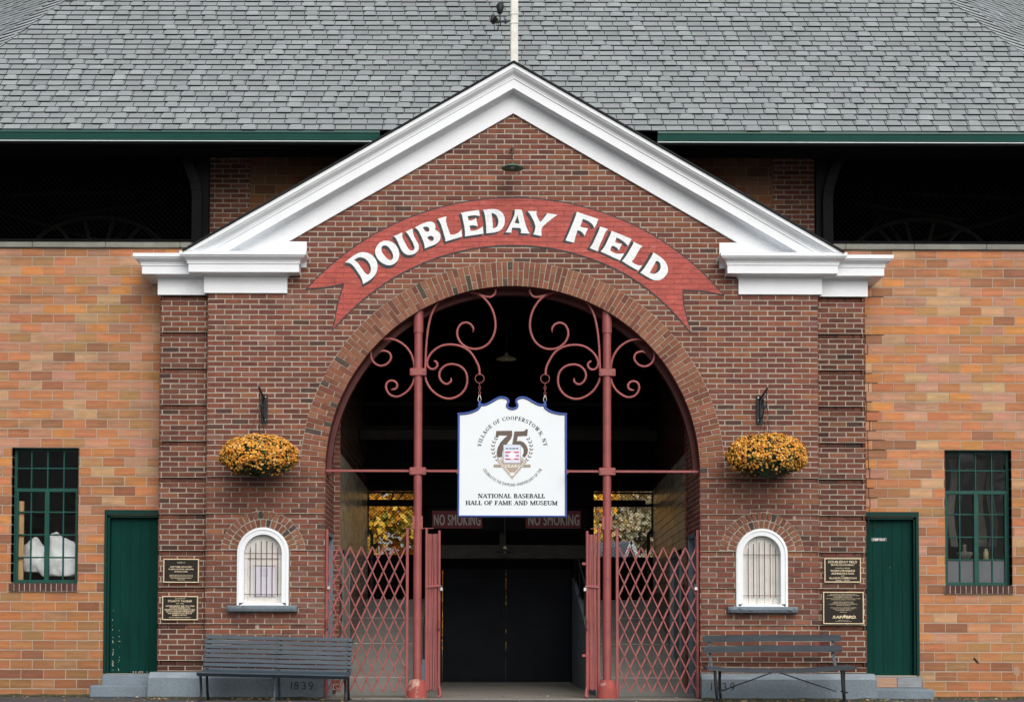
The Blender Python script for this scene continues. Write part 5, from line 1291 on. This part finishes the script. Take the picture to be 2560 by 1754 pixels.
PB = plaque(2058, 1478.6, 2159, 1559, 'larger lower bronze plaque beside the right green door with a bird logo', [('THE VILLAGE OF COOPERSTOWN GRATEFULLY', .065, .025, .66), ('ACKNOWLEDGES THE GENEROUS DONATION MADE BY', .10, .025, .80), ('RAIN BIRD SALES, INC.', .14, .035, .48), ('FOR THE AUTOMATIC IRRIGATION SYSTEM INSTALLED AT THE FIELD', .195, .022, .86), ('DESIGNED AND BUILT WITH CARE', .23, .022, .60),
  ('DEDICATED ON AUGUST 1, 1994', .30, .025, .48), ('IN KEEPING WITH THE BEST TRADITIONS', .335, .022, .56), ('OF BASEBALL AND THE VILLAGE OF COOPERSTOWN', .37, .022, .70), ('THE HOME OF BASEBALL', .405, .025, .36),
  ('MAY ALL WHO PLAY HERE ENJOY THIS FIELD', .48, .022, .64), ('AS MUCH AS WE ENJOY CARING FOR IT', .515, .022, .52), ('LET\'S PLAY BALL!', .555, .03, .38), ('SPRING 1994', .615, .022, .18), ('PRESERVING THE GAME', .87, .020, .26), ('IRRIGATION FOR A GROWING WORLD', .905, .018, .40), ('A BETTER WAY', .905, .018, .25)][:-1])
a = at(2058, 1559, .085); b = at(2159, 1478.6, .085); mb = MB(); W_, H = b[0] - a[0], b[1] - a[1]; zz = b[1] - .82 * H
text_line(mb, 'RAIN', a[0] + .36 * W_, zz, .080, .085 * H, 'sans', width=.26 * W_, bold=.0022, slant=.25); text_line(mb, 'BIRD.', a[0] + .68 * W_, zz, .080, .085 * H, 'sans', width=.26 * W_, bold=.0022, slant=.25)
bx0, bz0, u_ = a[0] + .515 * W_, zz + .05 * H, .10 * H
mb.poly([[(bx0 - .55 * u_, bz0 + .5 * u_), (bx0 - .1 * u_, bz0 + .25 * u_), (bx0 + .05 * u_, bz0 + .75 * u_), (bx0 + .22 * u_, bz0 + .28 * u_), (bx0 + .6 * u_, bz0 + .62 * u_), (bx0 + .45 * u_, bz0 + .0 * u_), (bx0 + .1 * u_, bz0 - .5 * u_), (bx0 - .1 * u_, bz0 - .1 * u_)]], .0795)
mb.build('bird_logo', M['brass'], PB)
# keep out sign on the right door
a = at(2179, 1351.5, YW + .095); b = at(2216, 1344, YW + .095); K = thing('door_sign', 'tiny black and white keep out strip on the right green door', 'sign', ((a[0] + b[0]) / 2, YW + .095, a[1]))
mb = MB(); mb.box(a[0], b[0], YW + .094, YW + .099, a[1], b[1], (.6, .6, .6)); mb.build('plate', M['vcol'], K)
mb = MB(); mb.box(a[0] + .003, b[0] - .003, YW + .0925, YW + .0938, a[1] + .003, b[1] - .003, (.03, .03, .03)); mb.build('dark_field', M['vcol'], K)
mb = MB(); text_line(mb, 'KEEP OUT', (a[0] + b[0]) / 2, a[1] + .007, YW + .091, .024, 'sans', width=.165, bold=.0016, col=(.8, .8, .8)); mb.build('lettering', M['vcol'], K)
# no smoking signs on the beam
for s, (p0, p1) in ((-1, (1080, 1206)), (1, (1314, 1452))):
    y = 4.9; a = at(p0, 1320, y); b = at(p1, 1276, y)
    K = thing('wall_sign', ['no smoking sign on the beam, just right of the left column', 'no smoking sign on the beam, just left of the right column'][s > 0], 'sign', ((a[0] + b[0]) / 2, y, a[1]), 'dark red no smoking signs')
    mb = MB(); mb.bbox(a[0], b[0], y, y + .03, a[1], b[1], .003); mb.build('board', M['signred'], K)
    mb = MB(); H = b[1] - a[1]; text_line(mb, 'NO SMOKING', (a[0] + b[0]) / 2 + (-.0 if s < 0 else .01), a[1] + H * .19, y - .003, H * .62, 'sans', width=(b[0] - a[0]) * .93, track=.01, bold=.003); mb.build('lettering', M['signgrey'], K)
mb = MB(); mb.box(-1.25, 1.30, 4.95, 5.05, 2.50, 2.86); mb.build('fascia_board', M['dark'], B)

# ------------------------------------------------------------ lamps
def shade_lamp(name, label, x, y, z, r, mt, zt, gooseneck=False):
    L = thing(name, label, 'lamp', (x, y, z))
    mb = MB(); h = r * .38; mb.lathe([(r, 0), (r * .97, h * .12), (r * .6, h * .62), (r * .28, h * .9), (r * .2, h), (r * .2, h * 1.02), (r * .26, h * .84), (r * .58, h * .54), (r * .94, h * .03), (r, 0)], (x, y, z), 28); mb.build('shade', mt, L, True)
    mb = MB(); mb.lathe([(r * .2, h * .95), (r * .22, h * 1.15), (r * .16, h * 1.45), (r * .10, h * 1.7), (r * .05, h * 1.85)], (x, y, z), 14); mb.build('socket', M['rust'] if gooseneck else M['cream'], L, True)
    mb = MB(); mb.lathe([(0, -h * .1), (r * .16, h * .05), (r * .20, h * .35), (r * .12, h * .8)], (x, y, z), 14, (.5, .45, .4)); mb.build('bulb', M['whitedull'], L, True)
    mb = MB()
    if gooseneck:
        mb.tube([(x, y, z + h * 1.8), (x, y, zt - .08), (x, y + .02, zt - .02), (x, y + .08, zt), (x, -.0, zt + .01)], .011, 8); mb.bbox(x - .03, x + .03, -.012, .0, zt - .03, zt + .05, .003)
    else: mb.tube([(x, y, z + h * 1.8), (x, y, zt)], .012, 6)
    mb.build('stem', M['rust'] if gooseneck else M['mid'], L)
gx, gz = at(1281, 421, -.3); shade_lamp('gable_lamp', 'green enamel gooseneck lamp on the brick gable above the banner', gx, -.30, gz, .145, M['copper'], at(1281, 360, -.3)[1], True)
gx, gz = at(1266, 898, 2.6); shade_lamp('pendant_lamp', 'cream shaded pendant lamp hanging high inside the dark arch', gx, 2.6, gz, .148, M['cream'], 6.18)
gx, gz = at(1262, 1380, 4.6); shade_lamp('pendant_lamp', 'dim pendant lamp hanging low in front of the beam, behind the white sign', gx, 4.6, gz, .15, M['mid'], 4.0)

# ------------------------------------------------------------ flagpole with fixture
fx = .012; FP = thing('flagpole', 'white painted pole rising from the peak of the gable', 'flagpole', (fx, .12, 8.0))
mb = MB(); mb.bbox(fx - .048, fx + .052, .07, .17, 7.9, 13.5, .012); mb.build('shaft', M['pole'], FP)
for z0_, z1_ in ((at(1285, 60, .1)[1] - .005, at(1285, 40, .1)[1] + .01),): mb = MB(); mb.bbox(fx - .052, fx + .056, .062, .174, z0_, z0_ + .02, .003); mb.bbox(fx - .052, fx + .056, .062, .174, z1_, z1_ + .02, .003); mb.build('strap', M['pole'], FP)
S5 = (9.37, 1200, 0)
def q5(x, z, y=.05): a = at(S5[1] + x / S5[0], S5[2] + z / S5[0], y); return (a[0], y, a[1])
FX = thing('floodlight', 'black floodlight with looped cable clamped to the left side of the white pole', 'floodlight', q5(470, 510))
mb = MB(); mb.tube([q5(670, 508), (q5(480, 515))], .012, 8); mb.tube([q5(620, 508), q5(580, 508)], .03, 8); mb.tube([q5(480, 590), q5(465, 340)], .010, 8); mb.build('bracket', M['black'], FX)
mb = MB(); p0, p1 = q5(462, 330), q5(478, 80); P = [Vector(p0).lerp(Vector(p1), t) for t in (0, .08, .12, .3, .7, .85, 1.0)]; mb.tube(P, [.02, .03, .034, .040, .055, .045, .03], 12); mb.build('lamp_head', M['black'], FX, True)
mb = MB(); mb.tube([q5(250, 520, .02), q5(330, 420, .02), q5(350, 430, .06), q5(300, 560, .06)], [.01, .05, .05, .02], 10); mb.tube([q5(300, 545), q5(460, 520)], .012, 6); mb.tube([q5(245, 520), q5(320, 400)], .014, 6); mb.build('second_head', M['black'], FX, True)
mb = MB(); mb.tube(spl([q5(335, 540), q5(335, 660), q5(365, 720), q5(410, 690), q5(432, 600), q5(425, 470)], 5), .006, 6); mb.build('cable', M['black'], FX, True)

# ------------------------------------------------------------ hanging baskets and brackets
FC = [((.70, .31, .04), 5), ((.74, .40, .07), 4), ((.62, .23, .035), 3), ((.80, .50, .18), 2), ((.55, .17, .05), 1)]
def basket(s):
    nm = 'left' if s < 0 else 'right'
    c2 = at(647, 1140, -.42) if s < 0 else at(1917, 1140, -.42); cx, cz = c2; cy = -.42
    Bk = thing('hanging_basket', f'basket of orange yellow chrysanthemums hanging on the {nm} of the arch', 'flower basket', (cx, cy, cz - .25), 'hanging baskets of orange chrysanthemums')
    rx, ry, ru, rd = (.505, .38, .285, .26) if s < 0 else (.52, .38, .295, .27)
    fl_, lf = MB(), MB(); rr = random.Random(11 + s)
    core = MB(); lump(core, (cx, cy, cz - .02), (rx * .8, ry * .8, ru * .8), 3 + s, 20, 14, .1, (.018, .03, .012), False)
    core.build('inner_foliage', M['leaf'], Bk, True)
    for k in range(5200):
        u = rr.uniform(-1, 1); ph = rr.uniform(0, 2 * math.pi); q = math.sqrt(1 - u * u); d = Vector((q * math.cos(ph), q * math.sin(ph), u))
        if d.y > .45: continue
        sq = .94 + .1 * noise.noise(d * 3 + Vector((s * 5, 0, 0))) + rr.uniform(-.06, .04)
        dd = Vector((math.copysign(abs(d.x) ** .88, d.x), d.y, d.z)); p = Vector((cx + dd.x * rx * sq, cy + d.y * ry * sq, cz + d.z * (ru if d.z > 0 else rd) * sq))
        low = -d.z + .30 * noise.noise(Vector((p.x * 7, p.y * 7, p.z * 7 + s)))
        if low > rr.uniform(.22, .9) or noise.noise(Vector((p.x * 14, p.y * 14 + 4, p.z * 14))) > rr.uniform(.22, .5): continue
        n_ = (d + Vector((rr.uniform(-.4, .4), rr.uniform(-.4, .4), rr.uniform(-.2, .5)))).normalized(); t = n_.cross(Vector((.3, .2, 1))).normalized(); b_ = n_.cross(t); r_ = rr.uniform(.011, .019)
        col = vary(pick(FC), .14); m = 7; v = [tuple(p + n_ * r_ * .55)]
        for i in range(m): a = 6.283 * i / m; v.append(tuple(p + (t * math.cos(a) + b_ * math.sin(a)) * r_ * rr.uniform(.85, 1.1) + n_ * rr.uniform(-.004, .002)))
        for i in range(m): a = 6.283 * (i + .5) / m; v.append(tuple(p + (t * math.cos(a) + b_ * math.sin(a)) * r_ * .45 - n_ * r_ * .6))
        fl_.add(v, [(0, 1 + i, 1 + (i + 1) % m) for i in range(m)] + [(1 + i, 1 + m + i, 1 + m + (i + 1) % m, 1 + (i + 1) % m) for i in range(m)], col)
    for k in range(2600):
        u = rr.uniform(-1, .9); ph = rr.uniform(0, 2 * math.pi); q = math.sqrt(1 - u * u); d = Vector((q * math.cos(ph), q * math.sin(ph), u)); sq = rr.uniform(.78, .99)
        if u < 0: sq *= 1.02
        p = Vector((cx + d.x * rx * sq, cy + d.y * ry * sq, cz + d.z * (ru if d.z > 0 else rd) * sq)); r_ = rr.uniform(.014, .028)
        n_ = (d + Vector((rr.uniform(-1, 1), rr.uniform(-1, 1), rr.uniform(-1, 1)))).normalized(); t = n_.cross(Vector((.3, .2, 1))).normalized(); b_ = n_.cross(t)
        lf.add([tuple(p - t * r_), tuple(p + b_ * r_ * .45), tuple(p + t * r_), tuple(p - b_ * r_ * .45)], [(0, 1, 2, 3)], vary((.030, .060, .018), .35, .1))
    fl_.build('blossoms', M['flower'], Bk); lf.build('foliage', M['leaf'], Bk)
    mb = MB(); mb.lathe([(0, -.27), (.12, -.265), (.19, -.2), (.22, -.08), (.22, -.02)], (cx, cy, cz + .02), 24); mb.build('pot', M['dark'], Bk, True)
    hx, hz = at(649, 1004, -.42) if s < 0 else at(1916, 1000, -.42); hy = -.42
    mb = MB()
    for dx, dy in ((-.11, -.06), (.03, -.15), (.055, .12), (-.02, .1)):
        mb.tube([(hx, hy, hz), (hx + dx, hy + dy, cz + ru * .8)], .0035, 5)
    mb.build('hanger_chain', M['black'], Bk)
    # wall bracket
    G = thing('wall_bracket', f'black scrolled iron bracket on a dark board above the {nm} flower basket', 'bracket', ((at(661, 1020)[0] if s < 0 else at(1899, 1020)[0]), 0, hz), 'black iron basket brackets')
    a, b = (at(652, 1058, -.02), at(669, 986, -.02)) if s < 0 else (at(1891, 1060, -.02), at(1908, 988, -.02))
    mb = MB(); mb.bbox(a[0], b[0], -.022, .0, a[1], b[1], .004); mb.build('board', M['black'], G)
    x0 = (a[0] + b[0]) / 2; tx = hx; mb = MB()
    ztop = b[1] - .03
    mb.tube([(x0, -.03, ztop - .02), (x0 + (tx - x0) * .5, -.25, ztop + .01), (tx, -.46, ztop + .045), (tx, -.50, ztop + .055)], .013, 8); mb.tube([(tx, -.42, ztop + .02), (hx, -.42, hz + .01)], .008, 6)
    mb.build('arm', M['black'], G, True)
    mb = MB(); pts = [(x0, -.03, a[1] + .06)]
    for k in range(22): t = k / 21; an = -1.6 + 5.2 * t; r_ = .13 * (1 - .62 * t); pts.append((x0 + (tx - x0) * .45, -.19 - r_ * math.cos(an) * .9, ztop - .13 + r_ * math.sin(an)))
    mb.tube(pts, .010, 7); mb.tube([(x0, -.028, a[1] + .03), (x0 + .004, -.03, ztop - .02)], .012, 6); mb.build('scroll', M['black'], G, True)
    mb = MB()
    for zz in (a[1] + .05, b[1] - .03): mb.tube([(x0 - .02 * s, -.02, zz), (x0 - .02 * s, -.028, zz)], .007, 6)
    mb.build('screw', M['silver'], G)
for s in (-1, 1): basket(s)

# ------------------------------------------------------------ benches
def bench_left():
    x0, x1 = at(505, 1600, -.6)[0], at(877, 1600, -.6)[0]; L = x1 - x0; xc = (x0 + x1) / 2
    Bn = thing('slatted_bench', 'blue grey bench with many narrow slats in front of the left ticket window', 'bench', (xc, -.7, 0))
    def tilt(z, x): return z - (x - x0) / L * .038
    def slat(y, z, ang_, w_, xa=x0, xb=x1, dz0=0):
        mb = MB(); n = 10; t = .018; ca, sa = math.cos(ang_), math.sin(ang_); vs = []
        for i in range(n + 1):
            x = xa + (xb - xa) * i / n; sag = .004 * noise.noise(Vector((x * 2, z * 9, 1))); zz = tilt(z, x) + sag if dz0 == 0 else z + sag + dz0 * math.sin(math.pi * i / n)
            for (u, v) in ((-w_ / 2, -t / 2), (-w_ / 2, t / 2), (w_ / 2, t / 2), (w_ / 2, -t / 2)):
                vs.append((x, y + u * ca - v * sa, zz + u * sa + v * ca))
        fs = [(i * 4 + k, i * 4 + (k + 1) % 4, (i + 1) * 4 + (k + 1) % 4, (i + 1) * 4 + k) for i in range(n) for k in range(4)] + [(0, 1, 2, 3), tuple(n * 4 + k for k in (3, 2, 1, 0))]
        mb.add(vs, fs, (1, 1, 1)); return mb
    zt = at(505, 1590, -.40)[1]; zs = at(505, 1671, -.55)[1]
    for k in range(8):
        t = k / 7; z = zt - (zt - zs) * t; y = -.36 - .16 * t; slat(y, z - .004, rad(72 if k < 6 else 60), .045).build('back_slat', M['bench'], Bn)
    for k in range(6):
        y = -.60 - .085 * k; z = (.385, .372, .362, .358, .362, .35)[k]; slat(y, z - .01, rad((12, 8, 3, 0, -6, -38)[k]), .062, x0 + .015, x1 + .0).build('seat_slat', M['bench'], Bn)
    for px_ in (508, 690, 866):
        x = at(px_, 1700, -.8)[0]; mb = MB(); w_ = .035
        prof = [(-.34, .80), (-.42, .60), (-.52, .42), (-.62, .35), (-.85, .335), (-1.03, .325)]
        for i in range(len(prof) - 1): mb.bar((x, prof[i][0] - .0 + .018, tilt(prof[i][1], x) - .015), (x, prof[i + 1][0] + .018, tilt(prof[i + 1][1], x) - .015), w_, .014, (0, .3, 1))
        mb.build('iron_frame', M['black'], Bn)
        for pts in ([(-1.0, .32), (-.95, .22), (-.93, .10), (-.99, .0), (-1.03, .0)], [(-.56, .36), (-.52, .2), (-.50, .10), (-.42, .0), (-.38, 0)]):
            mb = MB(); P = spl([(x, y, z + .006) for y, z in pts], 4); mb.tube(P, .017, 6); mb.bbox(x - .03, x + .03, pts[-1][0] - .02, pts[-1][0] + .03, .0, .018, .004); mb.build('leg', M['bench'] if px_ == 690 else M['black'], Bn, True)
    for px_ in (511, 691, 868):
        mb = MB(); 
        for k in range(8):
            t = k / 7; z = tilt(zt - (zt - zs) * t, at(px_, 1600, -.5)[0]); y = -.36 - .16 * t; mb.box(at(px_, 1600, -.5)[0] - .005, at(px_, 1600, -.5)[0] + .005, y - .016, y - .008, z - .010, z + .001)
        mb.build('bolts', M['black'], Bn)
bench_left()
def bench_right():
    x0, x1 = at(1758, 1600, -.4)[0], at(2103, 1600, -.4)[0]
    Bn = thing('plank_bench', 'dark grey bench with two back planks in front of the right ticket window', 'bench', ((x0 + x1) / 2, -.65, 0))
    def plank(name, y, z, h, t, xa, xb, bow, taper=0):
        mb = MB(); n = 14; vs = []
        for i in range(n + 1):
            u = i / n; x = xa + (xb - xa) * u; zz = z + bow * (1 - (2 * u - 1) ** 2) + taper * (u - .5) + .003 * noise.noise(Vector((x * 4, z, 2))); hh = h * (1 + .08 * noise.noise(Vector((x * 3, z * 3, 8))))
            vs += [(x, y, zz), (x, y + t, zz), (x, y + t, zz + hh), (x, y + .008, zz + hh), (x, y, zz + hh - .006)]
        mb.add(vs, [(i * 5 + k, i * 5 + (k + 1) % 5, (i + 1) * 5 + (k + 1) % 5, (i + 1) * 5 + k) for i in range(n) for k in range(5)] + [(0, 1, 2, 3, 4), tuple(n * 5 + k for k in (4, 3, 2, 1, 0))])
        return mb.build(name, M['bench2'], Bn)
    z1 = at(1760, 1602, -.36)[1]; plank('back_plank', -.38, z1 - .005, .082, .03, x0, x1, .008, .015)
    z2 = at(1760, 1630, -.42)[1]; plank('back_plank', -.42, z2 - .0, .080, .03, x0, x1 + .005, .014, .018)
    zs = .425
    for k in range(4): plank('seat_plank', -.96 + k * .13, zs - .012 + (.0 if k else -.006) + k * .002, .030, .12, x0 - .03 + .02 * (k > 1), x1 + .06 - .02 * (k > 1), -.038, .018)
    for px_ in (1775, 2084):
        x = at(px_, 1640, -.4)[0]; mb = MB(); mb.bar((x, -.345, z1 + .02), (x + .0, -.37, z2 - .02), .036, .012); mb.bar((x, -.37, z2 - .02), (x + .012, -.46, zs), .036, .012); mb.build('back_upright', M['bench'], Bn)
        for yy, ox, pts in ((-.92, -.015, [(0, .40), (.004, .25), (.015, .12), (.03, .03), (.025, .0)]), (-.46, .115, [(0, .42), (-.004, .25), (-.0, .12), (.012, .04), (.02, .0)])):
            mb = MB(); P = spl([(x + ox + dx_, yy + (.03 if z_ < .1 else 0), z_ + .008) for dx_, z_ in pts], 4); mb.tube(P, [.021 - .004 * k / len(P) for k in range(len(P))], 6, flat=.8); mb.bbox(P[-1].x - .045, P[-1].x + .03, yy - .03, yy + .05, 0, .02, .006); mb.build('leg', M['black'], Bn, True)
        mb = MB(); mb.tube([(x + .05, -.92, .13), (x + .08, -.46, .13)], .010, 6); mb.build('stretcher', M['black'], Bn)
    xm = at(1938.7, 1677, -.7)[0]; zm = at(1938, 1678, -.7)[1]
    mb = MB(); l_, r_ = at(1797, 1728, -.7), at(2090, 1727, -.7); mb.tube([(l_[0], -.7, l_[1]), (xm - .02, -.7, zm), (xm + .02, -.7, zm), (r_[0], -.7, r_[1])], .0075, 6); mb.build('brace_rod', M['black'], Bn)
bench_right()

# ------------------------------------------------------------ trees and house beyond
AUT = [((.85, .40, .04), 5), ((.78, .48, .05), 4), ((.90, .58, .09), 3), ((.62, .27, .04), 2), ((.30, .32, .05), 1.5)]
DUL = [((.55, .45, .28), 4), ((.50, .43, .28), 4), ((.66, .46, .16), 2), ((.40, .40, .27), 3), ((.60, .40, .18), 2)]
def tree(label, x, y, h, rx, pal, seed, n=5200, zc=None):
    rr = random.Random(seed); T = thing('autumn_tree', label, 'tree', (x, y, 0), 'autumn trees beyond the passage'); n = int(n * 2.2)
    mb = MB(); P = [(x, y, -.1), (x + .05, y, h * .25), (x - .1, y + .1, h * .5), (x + .05, y, h * .85)]; mb.tube(P, [.24, .19, .13, .04], 10)
    for k in range(14):
        a = rr.uniform(0, 6.28); z0 = h * rr.uniform(.22, .7); r_ = rx * rr.uniform(.5, .9); mb.tube([(x, y, z0), (x + math.cos(a) * r_ * .5, y + math.sin(a) * r_ * .5, z0 + h * .08), (x + math.cos(a) * r_, y + math.sin(a) * r_, z0 + h * .18)], [.07, .05, .015], 6)
    mb.build('trunk', M['bark'], T, True)
    mb = MB(); cl = []
    for k in range(150):
        u = rr.uniform(-1, 1); a = rr.uniform(0, 6.28); q = math.sqrt(1 - u * u); d = rr.uniform(.45, 1); cl.append((x + q * math.cos(a) * rx * d, y + q * math.sin(a) * rx * .8 * d, h * .50 + u * h * .50 * d, rr.uniform(.35, .8), pick(pal)))
    for k in range(n):
        c = cl[rr.randrange(len(cl))]; d = Vector((rr.gauss(0, 1), rr.gauss(0, 1), rr.gauss(0, .8))).normalized() * (rr.random() ** .4) * c[3]; p = Vector(c[:3]) + d
        if p.z < .2: continue
        r_ = rr.uniform(.08, .15); n_ = Vector((rr.uniform(-1, 1), rr.uniform(-1.4, .6), rr.uniform(-.3, 1))).normalized(); t = n_.cross(Vector((rr.uniform(-1, 1), .3, rr.uniform(-1, 1)))).normalized(); b_ = n_.cross(t)
        col = c[4] if rr.random() < .6 else pick(pal); mb.add([tuple(p - t * r_), tuple(p - b_ * r_ * .6), tuple(p + t * r_), tuple(p + b_ * r_ * .6)], [(0, 1, 2, 3)], vary(col, .18))
    mb.build('crown', M['leaf'], T)
tree('bright orange yellow tree seen through the left rear opening', -3.6, 27, 8.5, 3.0, AUT, 3, 9000)
tree('yellow tree with green patches farther left behind the rear opening', -7.5, 33, 9, 3.4, AUT, 5, 5000)
tree('dull tan autumn tree seen through the right rear opening', 4.6, 36, 9.5, 3.6, DUL, 9, 9000)
tree('golden tree standing between the two rear openings far behind', .6, 34, 9, 3.4, AUT, 12, 5000)
tree('greyish yellow tree behind the far house on the right', 9.0, 40, 10, 4, DUL, 15, 5000)
Hs = thing('far_house', 'small house with grey blue roof and white gable trim beyond the right opening', 'house', (4.3, 25, 0))
y0, y1 = 24.0, 27.0; xa, xr, xb = 2.3, 3.75, 4.62
ra, rp_, rb_ = at(1540, 1421, y0), at(1578, 1352, y0), at(1606, 1421, y0)
M['houseroof'] = mat('house_roof', (.17, .19, .23), .8, 4, .2, 30, .2)
mb = MB(); mb.box(ra[0] - 1.2, rb_[0] - .1, y0 + .2, y1, 0, ra[1] - .02, (.55, .57, .6)); mb.add([(ra[0], y0 + .2, ra[1]), (rb_[0] - .12, y0 + .2, rb_[1]), (rp_[0], y0 + .2, rp_[1] - .1)], [(0, 1, 2)], (.22, .25, .3)); mb.build('wall', M['vcol'], Hs)
mb = MB(); mb.add([(rp_[0], y0, rp_[1]), (rb_[0], y0, rb_[1]), (rb_[0], y1, rb_[1]), (rp_[0], y1, rp_[1]), (rp_[0] - 1.6, y0 + .4, rp_[1] - .02), (ra[0] - 1.9, y0, ra[1]), (ra[0], y0, ra[1])], [(0, 1, 2, 3), (0, 4, 5, 6)]); mb.build('roof', M['houseroof'], Hs)
mb = MB(); mb.bar((rp_[0], y0 - .02, rp_[1]), (rb_[0], y0 - .02, rb_[1]), .10, .06); mb.bar((rp_[0], y0 - .02, rp_[1] - .0), (ra[0] + .15, y0 - .02, ra[1]), .09, .06); mb.bar((ra[0] - 1.9, y0 - .03, ra[1] - .03), (rb_[0], y0 - .03, rb_[1] - .03), .05, .04); mb.build('white_trim', M['white'], Hs)
# pale bleacher edge on the left
a = at(925, 1412, 9.); b = at(1040, 1425, 9.); mb = MB(); mb.bbox(a[0] - .5, b[0] + .3, 9.0, 9.6, b[1] - .02, a[1], .01); Lg = mb.build('bleacher_edge', M['whitedull']); tag(Lg, 'pale railing ledge at the foot of the left rear opening', 'ledge')
